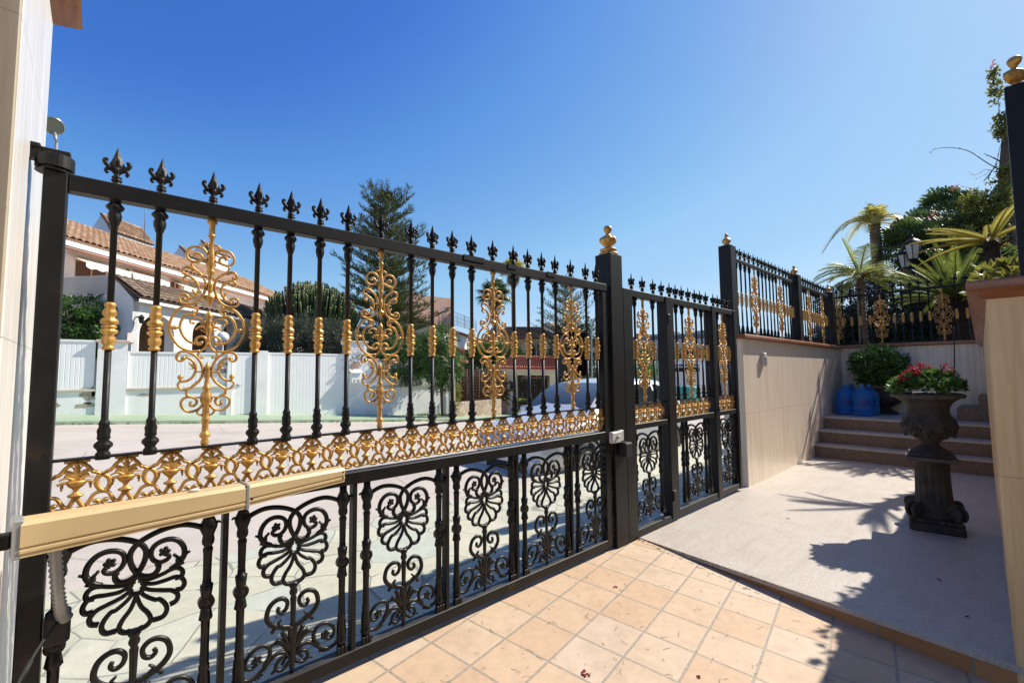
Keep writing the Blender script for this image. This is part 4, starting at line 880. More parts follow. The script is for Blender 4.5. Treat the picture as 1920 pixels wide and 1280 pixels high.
g = MB(); g.obox(C0 + UZ * .6155, AXx, AXy, UZ, .172, .172, .017, ch=.006); g.lathe([(.13, .598), (.16, .602), (.165, .598)], C0, 30); g.build('top_slab', RUSTW, pd)
ur = thing('flower_urn', 'dark weathered stone urn full of red flowers on the fluted pedestal', 'urn', (PX, PY, .633))
g = MB(); g.obox(C0 + UZ * .648, AXx, AXy, UZ, .15, .15, .014, ch=.005)
g.lathe([(.145, .66), (.14, .675), (.11, .695), (.075, .72), (.06, .74), (.062, .752), (.08, .76), (.072, .77), (.10, .785, 1), (.15, .825, 1), (.18, .87, 1), (.187, .91, 1), (.178, .95), (.155, .99), (.145, 1.03), (.15, 1.07), (.175, 1.11), (.215, 1.14), (.225, 1.15)], C0, 48, 12, .05); g.build('bowl', RUST, ur)
g = MB()
g.lathe([(.222, 1.145), (.245, 1.15, 1), (.252, 1.165, 1), (.247, 1.18, 1), (.225, 1.188), (.205, 1.18), (.2, 1.15)], C0, 72, 24, .025)
for k in range(40):
    a = 2 * PI * k / 40; g.ball(C0 + Vector((math.cos(a) * .24, math.sin(a) * .24, 1.168)), .016, (1, 1, .9), 6)
g.build('rim', RUSTW, ur)
g = MB(); g.lathe([(.195, 1.15), (.001, 1.155)], C0, 24); g.build('soil', DTRUNK, ur)
g = MB()
for k in range(3):                                        # worn relief on the bowl
    for j in range(24):
        a = 2 * PI * j / 24 + k * .13; z = .88 + .03 * math.sin(j * 2.4 + k) + (k - 1) * .04; rr = .185 - abs(z - .9) * .25
        g.ball(C0 + Vector((math.cos(a) * rr, math.sin(a) * rr, z)), .014, (1, 1, 1.3), 6)
tag(g.build('relief', RUST, ur), kind='stuff')

# second urn at the back of the landing
BU = Vector((10.42, -.66, .608))
u2 = thing('shrub_urn', 'round dark stone urn holding the leafy shrub at the back of the landing', 'urn', BU)
g = MB(); g.lathe([(.18, 0), (.18, .04), (.13, .06), (.08, .10), (.085, .12), (.17, .16), (.25, .23), (.275, .31), (.265, .37), (.22, .42), (.235, .45), (.22, .46), (.19, .44)], BU, 36, 10, .02); g.build('bowl', RUST, u2)
g = MB(); g.lathe([(.225, .452), (.245, .458), (.262, .475), (.262, .492), (.24, .50), (.2, .49), (.001, .47)], BU, 36); g.build('rim', simple('terracotta_rim', (.30, .17, .10), .8, 0, .2, 12), u2)

# ------------------------------------------------------------------ water bottles
def bottle(loc, lab, rz):
    t = thing('water_bottle', lab, 'bottle', loc, rz, 'blue water bottles on the landing')
    pr = [(.10, .0), (.128, .008), (.136, .025), (.136, .06), (.130, .066), (.136, .072), (.136, .145), (.131, .153), (.131, .165), (.136, .172), (.136, .255), (.130, .262), (.136, .27), (.136, .335), (.132, .36), (.11, .395), (.07, .43), (.036, .448), (.029, .46), (.029, .475)]
    if bottle.src is None:
        g = MB(); K_ = 1.03; g.lathe([(a * K_, b * K_) for a, b in pr], sides=32); b_ = g.build('bottle_body', BLUEP, t, True)
        g = MB(); g.lathe([(.033, .487), (.035, .489), (.035, .525), (.032, .532), (.001, .534)], sides=20); c_ = g.build('cap', simple('blue_cap', (.03, .22, .55), .4), t, True)
        g = MB()
        for i in range(9):
            a = -.55 + i * .12; a2 = a + .12; r0 = .1425
            g.quad((r0 * math.cos(a), r0 * math.sin(a), .18), (r0 * math.cos(a2), r0 * math.sin(a2), .18), (r0 * math.cos(a2), r0 * math.sin(a2), .26), (r0 * math.cos(a), r0 * math.sin(a), .26))
        l_ = g.build('sticker', simple('blue_label', (.03, .05, .24), .5), t, True)
        bottle.src = (b_, c_, l_)
    else:
        for s_ in bottle.src: cp(s_, t, (0, 0, 0))
bottle.src = None
bottle((9.86, -.20, .609), 'blue water bottle nearest the travertine wall, left of the group', R(215))
bottle((9.72, -.47, .609), 'blue water bottle at the front of the group on the landing edge', R(200))
bottle((10.0, -.52, .609), 'blue water bottle half hidden behind the front one, beside the shrub urn', R(190))
bottle((10.16, -.24, .609), 'blue water bottle at the back of the group against the wall', R(190))

# ------------------------------------------------------------------ unseen house added behind the viewer to block sky light and deepen the shade
hh = thing('house', 'unseen cream house volume added behind the drive to block sky light', 'house', (2, -7, -.6))
g = MB(); g.box(-7, 12.5, -12, -5.2, -.6, 6.2); g.build('wall', CREAM, hh)
g = MB(); g.box(-7.3, 12.8, -12.3, -4.9, 6.21, 6.45, ch=.03); g.build('roof', CAP, hh)
for x in (-4, 0, 4, 8.5):
    g = MB(); g.box(x, x + 1.3, -5.21, -5.18, .1, 2.2); wn_ = g.build('window', GLASS, hh)
    g = MB(); g.box(x - .06, x + 1.36, -5.19, -5.15, 2.2, 2.28); g.build('window_frame', WMET, wn_)
# ------------------------------------------------------------------ street ground
def sms(t): t = max(0, min(1, t)); return t * t * (3 - 2 * t)
def zw(x): return .28 - .0705 * max(-14, min(30, x))
def zg(x, y): return sms((y - 2.5) / 10.5) * (zw(x) - .07)
g = MB(); g.grid(lambda u, v: Vector((-8 + 24 * u, .062 + 2.0 * v, -.004 + .0 * u)), 6, 4, False)
tag(g.build('paved_apron', STAMP), kind='structure')
def roadf(u, v):
    x = -70 + 170 * u if False else (-40 + 110 * u); y = 2.0 + 11.6 * v; return Vector((x, y, zg(x, y) - .008))
g = MB(); g.grid(roadf, 60, 24, True); tag(g.build('road', ROAD), kind='structure')
def sidef(u, v):
    x = -40 + 110 * u; y = 13.45 + 3.4 * v; return Vector((x, y, zw(x) + .01))
g = MB(); g.grid(sidef, 60, 2, True)
n0 = len(g.v)
g.grid(lambda u, v: Vector((-40 + 110 * u, 13.45 - .02 * (1 - v), zw(-40 + 110 * u) - .12 + .13 * v)), 60, 1, False)
tag(g.build('sidewalk', SIDE), kind='structure')
g = MB()
def far(u, v):
    x = -400 + 900 * u; y = 16.3 + 700 * v * v
    return Vector((x, y, zw(x) - .25 if y < 60 else zw(x) - .25))
g.grid(far, 60, 20, True)
g.grid(lambda u, v: Vector((70 + 400 * u, -60 + 76.3 * v, -2.1)), 6, 6, False)
tag(g.build('ground', simple('dry_ground', (.24, .19, .13), .95, 0, .25, .4, .3, 10)), kind='structure')
g = MB(); g.box(5.9, 70, .262, 1.4, -2.2, -.02); g.box(10.985, 40, -40, 1.3, -2.2, 1.70)
tag(g.build('garden_ground', simple('garden_soil', (.10, .075, .05), .95, 0, .3, 3, .5, 30)), kind='structure')
g = MB(); q = random.Random(5)
for i in range(420):
    x = q.uniform(-2, 14); y = 13.45 + abs(q.gauss(0, .04)) - .06; z = zg(x, y) - .01
    for k in range(3):
        a = q.uniform(0, 6.28); p = Vector((x, y, z)); h = q.uniform(.02, .09)
        g.add([p, p + Vector((.02 * math.cos(a), .02 * math.sin(a), 0)), p + Vector((.05 * math.cos(a), .05 * math.sin(a), h))], [(0, 1, 2)], False, q.random())
for cx_, cy_, s_ in ((10.6, 15.6, .35), (11.6, 15.2, .25), (13.2, 15.6, .3)):
    for k in range(160):
        x, y = q.gauss(cx_, s_), min(15.75, q.gauss(cy_, .12)); a = q.uniform(0, 6.28); p = Vector((x, y, zw(x))); h = q.uniform(.04, .16)
        g.add([p, p + Vector((.04 * math.cos(a), .04 * math.sin(a), .01)), p + Vector((.06 * math.cos(a), .06 * math.sin(a), h))], [(0, 1, 2)], False, q.random())
tag(g.build('weeds', L_GREEN), kind='stuff')

# ------------------------------------------------------------------ white wall across the street
WY = 16.0
def wp(px, py, y=WY): return ony(px, py, y)
def ribs(m, x0, x1, z0, z1, y, pitch=.105):
    """ribbed sheet metal, as one profiled sheet"""
    V = []; x = x0; nn = int((x1 - x0) / pitch)
    for i in range(nn + 1):
        a = x0 + (x1 - x0) * i / nn
        V += [(a, y), (a + .012, y - .006)] if i < nn else [(a, y)]
        if i < nn: V += [(a + (x1 - x0) / nn - .012, y - .006)]
    o = [(a, b, z0) for a, b in V] + [(a, b, z1) for a, b in V]; k = len(V)
    m.add(o, [(i, i + 1, k + i + 1, k + i) for i in range(k - 1)])
ww = thing('street_wall', 'white plastered wall with ribbed metal panels across the street', 'wall', (3, WY, .1))
g = MB()
SEG = [(-6.0, -.02, .97, 2.43), (.66, 3.30, .97, 2.12), (8.32, 12.55, .80, 1.98)]
for a, b, zl, zh in SEG: g.prism([(a, WY + .002, zw(a) - .3), (b, WY + .002, zw(b) - .3), (b, WY + .002, zl), (a, WY + .002, zl)], (0, .3, 0))
for a, b, z in ((-.02, .66, 2.43), (3.30, 3.42, 2.15), (4.20, 4.56, 2.28), (7.42, 8.32, 2.70), (12.30, 12.62, 2.0)): g.box(a, b, WY - .05, WY + .32, zw(b) - .3, z)
g.build('masonry', PLAS, ww)
for a, b, zl, zh in SEG:
    g = MB(); g.box(a, b, WY - .045, WY + .2, zl + .002, zl + .07, ch=.01); g.build('sill', simple('stone_sill', (.56, .49, .38), .8, 0, .1), ww)
    g = MB(); ribs(g, a + .05, b - .05, zl + .075, zh, WY + .03); g.box(a + .01, b - .01, WY + .0, WY + .07, zh + .001, zh + .055); g.box(a + .01, a + .06, WY + .005, WY + .06, zl + .072, zh); g.build('ribbed_panel', WMET, ww)
for a, b, z in ((-.08, .72, 2.432), (7.37, 8.37, 2.702)):
    g = MB(); g.box(a, b, WY - .11, WY + .37, z, z + .07, ch=.015); g.build('pillar_cap', simple('cap_stone', (.60, .47, .36), .8, 0, .1), ww)
for i, (px, py, s_) in enumerate(((168, 742, .17), (164, 752, .11), (160, 762, .22), (156, 764, .12), (279, 741, .14), (104, 762, .1))):
    pass
g = MB(); q = random.Random(9)
for px, py, sx, sz in ((166, 738, .20, .20), (176, 734, .06, .16), (160, 760, .26, .07), (166, 755, .10, .05), (276, 740, .22, .04), (103, 760, .12, .07)):
    c = wp(px, py); P = []
    for k in range(16):
        a = 2 * PI * k / 16; r_ = 1 + q.uniform(-.35, .25); P.append(Vector((c.x + math.cos(a) * sx * r_, WY - .004, c.z + math.sin(a) * sz * r_)))
    g.add([Vector((c.x, WY - .004, c.z))] + P, [(0, 1 + (k + 1) % 16, 1 + k) for k in range(16)])
g.build('bare_patch', simple('bare_render', (.42, .35, .26), .95, 0, .35, 6, .6, 20), ww)
vg = thing('vehicle_gate', 'wide white ribbed metal vehicle gate in the street wall opposite', 'gate', (5.99, WY, -.1))
g = MB(); ribs(g, 4.60, 7.38, zw(6) - .12, 2.16, WY + .05, .12); g.build('ribbed_sheet', WMET, vg)
g = MB(); g.box(4.57, 7.41, WY + .03, WY + .10, 2.162, 2.225); g.box(4.565, 4.60, WY + .03, WY + .10, zw(4.6) - .05, 2.16); g.box(7.38, 7.415, WY + .03, WY + .10, zw(7.4) - .02, 2.16); g.build('gate_frame', WMET, vg)
pgt = thing('street_door', 'white ribbed metal pedestrian door left of the wide white gate', 'door', (3.81, WY, .05))
g = MB(); ribs(g, 3.45, 4.17, zw(3.8) + .03, 2.15, WY + .05, .12); g.build('ribbed_sheet', WMET, pgt)
g = MB(); g.box(3.42, 4.2, WY + .03, WY + .10, 2.152, 2.205); g.build('door_frame', WMET, pgt)
g = MB(); p = wp(446, 721); g.ball((p.x, WY + .02, p.z), .04, n=8); g.tube([(p.x, WY + .02, p.z), (p.x + .13, WY + .02, p.z)], .014, 8); g.build('handle', GREYM, pgt)
# writing on the small plates by the door, letter slot and tile on the pillar
def text(body, loc, size, mat, name, parent, rz=0, ext=.002):
    cu = bpy.data.curves.new(name, 'FONT'); cu.body = body; cu.size = size; cu.extrude = ext; cu.align_x = 'CENTER'; cu.align_y = 'CENTER'
    o = bpy.data.objects.new(name, cu); COL.objects.link(o); dg = bpy.context.evaluated_depsgraph_get()
    me = bpy.data.meshes.new_from_object(o.evaluated_get(dg)); bpy.data.objects.remove(o)
    M4 = Matrix.Translation(loc) @ Matrix.Rotation(rz, 4, 'Z') @ Matrix.Rotation(PI / 2, 4, 'X')
    m = MB(); m.add([M4 @ v.co for v in me.vertices], [list(f.vertices) for f in me.polygons]); return m.build(name, mat, parent)
hp = thing('house_number', 'small pale plate with dark digits beside the white door', 'plaque', (3.2, WY - .01, 1.6))
p = wp(421, 683); g = MB(); g.box(p.x - .16, p.x + .16, WY - .022, WY - .002, p.z - .13, p.z + .13, ch=.005); g.build('plate', LGREY, hp)
text('84', Vector((p.x, WY - .0235, p.z)), .2, RUBBER, 'digits', hp)
p = wp(416, 695); g = MB(); g.box(p.x - .19, p.x + .13, WY - .02, WY - .002, p.z - .08, p.z + .06, ch=.005)
tag(g.build('door_plaque', simple('slate_plate', (.16, .17, .22), .5)), 'small dark plate under the number plate beside the white door', 'plaque')
mbx = thing('mailbox', 'white mailbox fixed on the tall white pillar right of the vehicle gate', 'mailbox', (7.95, WY - .2, 1.1))
p = wp(669, 707, WY - .25); g = MB(); g.box(p.x - .22, p.x + .18, WY - .25, WY - .055, p.z - .24, p.z + .16, ch=.02); g.build('box_body', WMET, mbx)
g = MB(); g.prism([(p.x - .26, WY - .06, p.z + .30), (p.x - .26, WY - .30, p.z + .165), (p.x + .22, WY - .30, p.z + .165), (p.x + .22, WY - .06, p.z + .30)], (0, 0, .03)); g.build('hood', WMET, mbx)
g = MB(); g.box(p.x - .12, p.x - .06, WY - .257, WY - .251, p.z - .18, p.z - .1); g.box(p.x + .03, p.x + .09, WY - .257, WY - .251, p.z - .18, p.z - .1); g.build('button', GREYM, mbx)
p = wp(667, 686, WY - .05); g = MB()
q = random.Random(4)
for i in range(4):
    for j in range(4):
        if q.random() < .85: g.box(p.x - .2 + .1 * i, p.x - .11 + .1 * i, WY - .062, WY - .052, p.z - .2 + .1 * j, p.z - .11 + .1 * j, q.random())
tag(g.build('wall_tile', simple('faded_red_tile', (.56, .36, .28), .6, 0, .35, 4)), 'faded reddish tile picture on the tall white pillar above the mailbox', 'tile')

# ------------------------------------------------------------------ roofs
def roof(name, A, B, C_, D_, ncol, nrow, mat, parent, h=.07, seed=1):
    """barrel tiles: A,B the eave ends, C_,D_ the ridge ends above B and A"""
    A, B, C_, D_ = map(Vector, (A, B, C_, D_)); nrm = (B - A).cross(D_ - A).normalized(); q = random.Random(seed); m = MB()
    if nrm.z < 0: nrm = -nrm
    per = 6; nu = ncol * per
    tn = [[q.random() for _ in range(ncol + 1)] for _ in range(nrow + 1)]
    V = []; 
    for j in range(nrow):
        for e in (0, 1):
            v = (j + e) / nrow
            for i in range(nu + 1):
                u = i / nu; ph = (i % per) / per * 2 * PI
                z = h * (abs(math.cos(ph / 2)) ** .8) + (h * .35 if e == 0 else 0)
                V.append((A.lerp(B, u)).lerp(D_.lerp(C_, u), v) + nrm * z)
    Fc = []; w_ = nu + 1; k = 0
    o = len(m.v); m.v += [tuple(x) for x in V]
    for j in range(nrow):
        for i in range(nu):
            a = o + (2 * j) * w_ + i; m.f.append([a, a + 1, a + w_ + 1, a + w_]); m.s.append(True)
            m.t.append(min(1, max(0, tn[j][(i + per // 2) // per] * .8 + .1 + (-.25 if (i % per) in (2, 3) else .1))))
            if j: 
                b = a - w_; m.f.append([b, b + 1, a + 1, a]); m.s.append(False); m.t.append(.0)
        if j == 0:
            for i in range(nu): pass
    under = [A - nrm * .05, B - nrm * .05, C_ - nrm * .05, D_ - nrm * .05]
    m.add(under + [A + nrm * .03, B + nrm * .03, C_ + nrm * .03, D_ + nrm * .03], [(0, 3, 2, 1), (0, 1, 5, 4), (1, 2, 6, 5), (2, 3, 7, 6), (3, 0, 4, 7)], False, .3)
    return m.build(name, mat, parent)

# ------------------------------------------------------------------ white villa at the left
EU = Vector((.702, .712, 0)); NV = Vector((.712, -.702, 0))     # along the facade, and out of it
PC = at(250, 590, 16.0); PC.z = 0
P2 = PC - NV * 3.2
def f1(px, py): return on(px, py, PC, NV)
def f2(px, py): return on(px, py, P2, NV)
def gb(px, py): return on(px, py, PC, EU)                        # gable plane facing the street
vl = thing('villa', 'white villa with terracotta roofs, awnings and an arched porch behind the street wall', 'house', (PC.x, PC.y, 0))
e0_, e1_ = f1(250, 563), f1(486, 603)
zE = e0_.z
sL = (e1_ - e0_).dot(EU)
# porch wall with round arches, in (s along EU, z)
def pw(s_, z, off=0): return Vector((PC.x, PC.y, 0)) + EU * s_ + NV * off + Vector((0, 0, z))
s0 = (Vector((e0_.x, e0_.y, 0)) - PC).dot(EU)
def s_of(px, py): v = f1(px, py); return (Vector((v.x, v.y, 0)) - PC).dot(EU), v.z
arches = []
for pl, pr, ptop in ((260, 326, 590), (360, 402, 601), (418, 440, 607), (452, 470, 611)):
    a, _ = s_of(pl, 650); b, _ = s_of(pr, 650); _, zt_ = s_of((pl + pr) / 2, ptop); arches.append((a, b, zt_))
g = MB(); top = zE - .02; cur = s0 + .02; send = s0 + sL + 6
for a, b, zt_ in arches:
    g.add([pw(cur, -.5), pw(a, -.5), pw(a, top), pw(cur, top)], [(0, 1, 2, 3)])
    rr = (b - a) / 2; zs = zt_ - rr * .95; N_ = 14
    arc = [(a + rr - rr * math.cos(PI * k / N_), zs + (zt_ - zs) * math.sin(PI * k / N_)) for k in range(N_ + 1)]
    for k in range(N_):
        (u0, z0), (u1, z1) = arc[k], arc[k + 1]
        g.add([pw(u0, z0), pw(u1, z1), pw(u1, top), pw(u0, top)], [(0, 1, 2, 3)])
        g.add([pw(u0, z0), pw(u1, z1), pw(u1, z1, -.4), pw(u0, z0, -.4)], [(0, 1, 2, 3)])
    for u in (a, b): g.add([pw(u, -.5), pw(u, zs), pw(u, zs, -.4), pw(u, -.5, -.4)], [(0, 1, 2, 3)])
    cur = b
g.add([pw(cur, -.5), pw(send, -.5), pw(send, top), pw(cur, top)], [(0, 1, 2, 3)])
g.build('porch_wall', PLAS, vl)
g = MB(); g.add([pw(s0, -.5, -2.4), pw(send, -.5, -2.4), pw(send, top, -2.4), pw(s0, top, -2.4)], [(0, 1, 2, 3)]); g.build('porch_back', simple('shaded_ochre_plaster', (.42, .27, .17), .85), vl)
for a, b, zt_ in arches:
    g = MB(); k = a
    while k < b:
        P = [pw(k + .03 * math.sin(t * 6.28 * 1.0), .35 + 1.1 * t, -.2) for t in [j / 8 for j in range(9)]]; g.tube(P, .012, 5); k += .13
    g.tube([pw(a, 1.46, -.2), pw(b, 1.46, -.2)], .02, 6); g.build('porch_railing', RUBBER, vl)
# porch roof, fascia, gable end
r0, r1 = gb(218, 517), None
LU = 3.2 + .0
zR = 4.95; zE = 4.12
eL, eR = pw(s0 - .12, zE + .06, .35), pw(send, zE + .06, .35)
dL, dR = pw(s0 - .12, zR + .06, -.80), pw(send, zR + .06, -.80)
roof('porch_roof', eL, eR, dR, dL, 46, 6, ROOFB, vl, .075, 3)
g = MB(); g.add([pw(s0 - .1, zE - .10, .30), pw(send, zE - .10, .30), pw(send, zE + .045, .30), pw(s0 - .1, zE + .045, .30), pw(s0 - .1, zE - .10, 0), pw(send, zE - .10, 0)], [(0, 1, 2, 3), (0, 4, 5, 1)]); g.build('fascia', PLAS, vl)
g = MB(); W_ = 7.0
def gp(d, z, off=0): return pw(s0 - off, z, -d)
g.prism([gp(0, -.5), gp(0, zE), gp(.78, zR), gp(.8, zR + .06), gp(7.5, zR - .18), gp(7.5, -.5)], EU * .25); g.build('gable_wall', PLASG, vl)
g = MB(); g.prism([gp(.82, 4.3), gp(.82, zR + .03), gp(3.2, zR + .03), gp(3.2, 4.3)], EU * (send - s0)); g.build('terrace', PLAS, vl)
# upper storey
uE = f2(121, 459); uS = (Vector((uE.x, uE.y, 0)) - PC).dot(EU); zU = uE.z
uend = send + 3
def pu(s_, z, off=0): return pw(s_, z, -3.2 + off)
g = MB(); g.box(0, 0, 0, 0, 0, 0) if 0 else None
g.add([pu(uS - 6, 2), pu(uend, 2), pu(uend, zU), pu(uS - 6, zU)], [(0, 1, 2, 3)]); g.add([pu(uend, 2), pu(uend, 2, -6), pu(uend, zU, -6), pu(uend, zU)], [(0, 1, 2, 3)]); g.build('upper_wall', simple('pinkish_plaster', (.66, .55, .50), .85, 0, .06, 1), vl)
zTop = on(123, 413, P2 - NV * 3.0, NV).z
roof('upper_roof', pu(uS - 6, zU + .12, .55), pu(uend, zU + .12, .55), pu(uend - .5, zTop + .0, -3.0), pu(uS - 6, zTop + .0, -3.0), 84, 14, ROOF, vl, .085, 5)
g = MB(); g.add([pu(uS - 6, zU - .12, .5), pu(uend, zU - .12, .5), pu(uend, zU + .1, .5), pu(uS - 6, zU + .1, .5), pu(uS - 6, zU - .12, 0), pu(uend, zU - .12, 0)], [(0, 1, 2, 3), (0, 4, 5, 1)]); g.build('eave', PLAS, vl)
g = MB(); g.tube([pu(uS - 6, zU - .2, .42), pu(uend, zU - .2, .42)], .07, 8); g.build('gutter', simple('brown_gutter', (.30, .14, .09), .5), vl)
def s2(px, py): v = f2(px, py); return (Vector((v.x, v.y, 0)) - PC).dot(EU), v.z
for pl, pr, pt, pb in ((142, 198, 488, 520), (249, 290, 510, 540), (320, 334, 528, 545), (352, 372, 545, 556)):
    a, zt_ = s2(pl, pt); b, _ = s2(pr, pt); _, zb = s2((pl + pr) / 2, pb); zb -= .7
    g = MB(); g.add([pu(a, zb, .02), pu(b, zb, .02), pu(b, zt_, .02), pu(a, zt_, .02)], [(0, 1, 2, 3)]); wn_ = g.build('window', BROWNW, vl)
    g = MB(); g.bar(pu(b + .05, zb, .04), pu(b + .05, zt_ + .05, .04), .12, .1); g.bar(pu(a, zt_ + .05, .04), pu(b, zt_ + .05, .04), .1, .1); g.bar(pu((a + b) / 2, zb, .035), pu((a + b) / 2, zt_, .035), .06, .05); g.build('window_frame', ORANGEW, wn_)
for pl, pr, py in ((126, 215, 475), (218, 290, 498), (318, 345, 521), (352, 400, 533)):
    a, z1 = s2(pl, py + 2); b, _ = s2(pr, py + 2); g = MB(); N_ = max(8, int((b - a) / .09)); z1 = zU - .35; dr = .75
    up_ = [pu(a + (b - a) * k / N_, z1, .05) for k in range(N_ + 1)]; mid_ = [pu(a + (b - a) * k / N_, z1 - .28, dr) for k in range(N_ + 1)]
    low = [pu(a + (b - a) * k / N_, z1 - .44 - .07 * abs(math.sin(k * .7)), dr + .01) for k in range(N_ + 1)]
    n_ = N_ + 1; g.add(up_ + mid_ + low, [(i, i + 1, n_ + i + 1, n_ + i) for i in range(N_)] + [(n_ + i, n_ + i + 1, 2 * n_ + i + 1, 2 * n_ + i) for i in range(N_)]); g.build('awning', AWN, vl)
# roof dormers (small gabled towers) behind the ridge
def tower(pxe, pye, pxa, pya, Lw, dep):
    e = at(pxe, pye, dep); ap = at(pxa, pya, dep); W2 = max(.5, (Vector((ap.x, ap.y, 0)) - Vector((e.x, e.y, 0))).dot(-NV)); zE_, zT = e.z, ap.z
    base = Vector((e.x, e.y, 0)); q0 = lambda s_, d_, z: base + EU * s_ - NV * d_ + Vector((0, 0, z))
    m = MB(); m.prism([q0(.05, .12, 5), q0(.05, .12, zE_ - .04), q0(.05, W2, zT - .02), q0(.05, 2 * W2 - .12, zE_ - .04), q0(.05, 2 * W2 - .12, 5)], EU * (Lw - .15)); m.build('dormer', PLASG, vl)
    m = MB(); m.box(0, 0, 0, 0, 0, 0) if 0 else m.prism([q0(0, .02, zE_ - .16), q0(Lw, .02, zE_ - .16), q0(Lw, .02, zE_ - .03), q0(0, .02, zE_ - .03)], -NV * .1); m.build('eave', PLAS, vl)
    roof('dormer_roof', q0(-.02, -.06, zE_), q0(Lw, -.06, zE_), q0(Lw - .1, W2, zT + .03), q0(-.02, W2, zT + .03), 11, 6, ROOF, vl, .06, 8)
tower(211, 434, 185, 399, 2.6, 24); tower(354, 481, 334, 461, 2.0, 29); tower(391, 468, 375, 450, 2.4, 33)
g = MB(); p = at(270, 452, 24); g.tube([p, at(274, 352, 24)], .02, 5); g.build('aerial', GREYM, vl)
# wall lamp, sign plate and camera on the porch
for nm, px, py in (('wall_lantern', 254, 595), ('wall_lantern', 230, 508), ('wall_lantern', 357, 540)):
    v = f1(px, py) if py > 560 else f2(px, py); o_ = v + NV * .22; g = MB()
    g.tube([v, v + NV * .2 + Vector((0, 0, .05))], .02, 6); g.lathe([(.05, -.22), (.09, -.02), (.10, 0), (.02, .1)], o_, 6, smooth=False); g.build(nm, RUBBER, vl)
v = f1(244, 633); g = MB(); g.obox(v + NV * .02, EU, NV, Vector((0, 0, 1)), .15, .015, .17); g.build('sign_plate', simple('pale_red_sign', (.62, .50, .48), .6, 0, .25, 3), vl)
v = f1(418, 632) + NV * .4
def globe_lamp(c, r_, lab, zb):
    t = thing('globe_lamp', lab, 'lamp', (c.x, c.y, zb)); m = MB(); m.ball(c, r_, n=16); m.build('globe', GLOBE, t)
    m = MB(); m.tube([(c.x, c.y, zb), (c.x, c.y, c.z - r_ * .9)], .03, 8); m.lathe([(.05, 0), (.08, .03), (.09, .06)], (c.x, c.y, c.z - r_ - .05), 12); m.build('lamp_stem', GREYM, t)
globe_lamp(at(418, 632, 17.5), .21, 'white opal globe lamp in front of the porch arches of the villa', 0)
globe_lamp(at(648, 641, 18.6), .20, 'white opal globe lamp behind the tall white pillar by the vehicle gate', 0)
# low house at the villa's right: dark roofs and chimneys between the ornaments
lh = thing('low_house', 'low house with weathered tile roof and round chimney between villa and candelabra tree', 'house', at(500, 600, 30))
b0, b1 = at(405, 660, 27), at(545, 660, 33)
g = MB(); g.prism([at(430, 630, 26) - Vector((0, 0, 4)), at(430, 600, 26), at(575, 640, 34), at(575, 640, 34) - Vector((0, 0, 4))], -NV * 5); g.build('wall', PLAS, lh)
roof('roof', at(425, 592, 26), at(580, 640, 34), at(560, 605, 38), at(440, 558, 30), 34, 9, ROOFB, lh, .08, 11)
def chimney(px, py, dep, w_, h_, root, mat=BRICKR):
    c = at(px, py, dep); m = MB(); m.box(c.x - w_ / 2, c.x + w_ / 2, c.y - w_ / 2, c.y + w_ / 2, c.z - h_ - .6, c.z - h_ * .35); 
    m.lathe([(w_ * .45, -h_ * .35), (w_ * .45, -h_ * .2), (w_ * .85, -h_ * .12), (w_ * .8, -h_ * .08), (w_ * .3, h_ * .12), (w_ * .08, h_ * .25)], c, 12); m.build('chimney', mat, root)
chimney(461, 566, 30, .35, .8, lh); chimney(587, 592, 34, .4, .6, lh, PLAS)
g = MB(); p = at(560, 625, 34); g.tube([p, at(559, 568, 34)], .02, 5); g.build('aerial', GREYM, lh)
ph = thing('pink_house', 'pinkish house showing between the conifer branches behind the white wall', 'house', at(790, 560, 34))
g = MB(); a, b = at(768, 560, 34), at(800, 600, 34); g.box(a.x, b.x + 3, a.y, a.y + 5, -1, a.z + .4); g.build('wall', simple('pink_plaster', (.58, .36, .27), .85), ph)
g = MB(); a = at(770, 545, 34); g.box(a.x, a.x + .8, a.y + .5, a.y + 1.3, a.z - 1, a.z + .1); g.build('chimney', simple('pink_plaster_chimney', (.52, .27, .2), .85), ph)

# ------------------------------------------------------------------ house with a terrace at mid distance
mh = thing('terrace_house', 'white house with roof terrace railing and red roofed porch beyond the shrubs', 'house', at(880, 690, 32))
E2 = Vector((.80, .60, 0)); N2 = Vector((.60, -.80, 0)); MC = at(815, 640, 30); MC.z = 0
def fm(px, py, off=0): return on(px, py, MC + N2 * off, N2)
a, b = fm(812, 606), fm(935, 648)
g = MB(); g.prism([Vector((a.x, a.y, a.z)), fm(812, 640), Vector((fm(945, 672).x, fm(945, 672).y, fm(945, 672).z)), fm(945, 652)], -N2 * 1.2); g.build('fascia', PLAS, mh)
g = MB(); g.prism([fm(815, 760, -.6), fm(940, 760, -.6), fm(940, 655, -.6), fm(815, 612, -.6)], -N2 * 6); g.build('wall', simple('buff_plaster', (.46, .38, .29), .85, 0, .1), mh)
zt2 = fm(812, 606).z
roof('roof', fm(810, 607, .15), fm(945, 652, .15), fm(945, 652, .15) - N2 * 3 + Vector((0, 0, 1.0)), fm(810, 607, .15) - N2 * 3 + Vector((0, 0, 1.0)), 44, 6, ROOF, mh, .08, 21)
p0, p1 = fm(829, 606, -1.2), fm(893, 625, -1.2)
g = MB()
p0.z += .2; p1.z = p0.z
for k in range(26): c = p0.lerp(p1, k / 25); g.tube([c, c + Vector((0, 0, 1.1))], .014 if k % 5 else .03, 5)
for z in (.05, .35, .7, 1.1): g.tube([p0 + Vector((0, 0, z)), p1 + Vector((0, 0, z))], .018, 5)
g.build('terrace_railing', simple('blue_grey_rail', (.16, .18, .26), .5), mh)
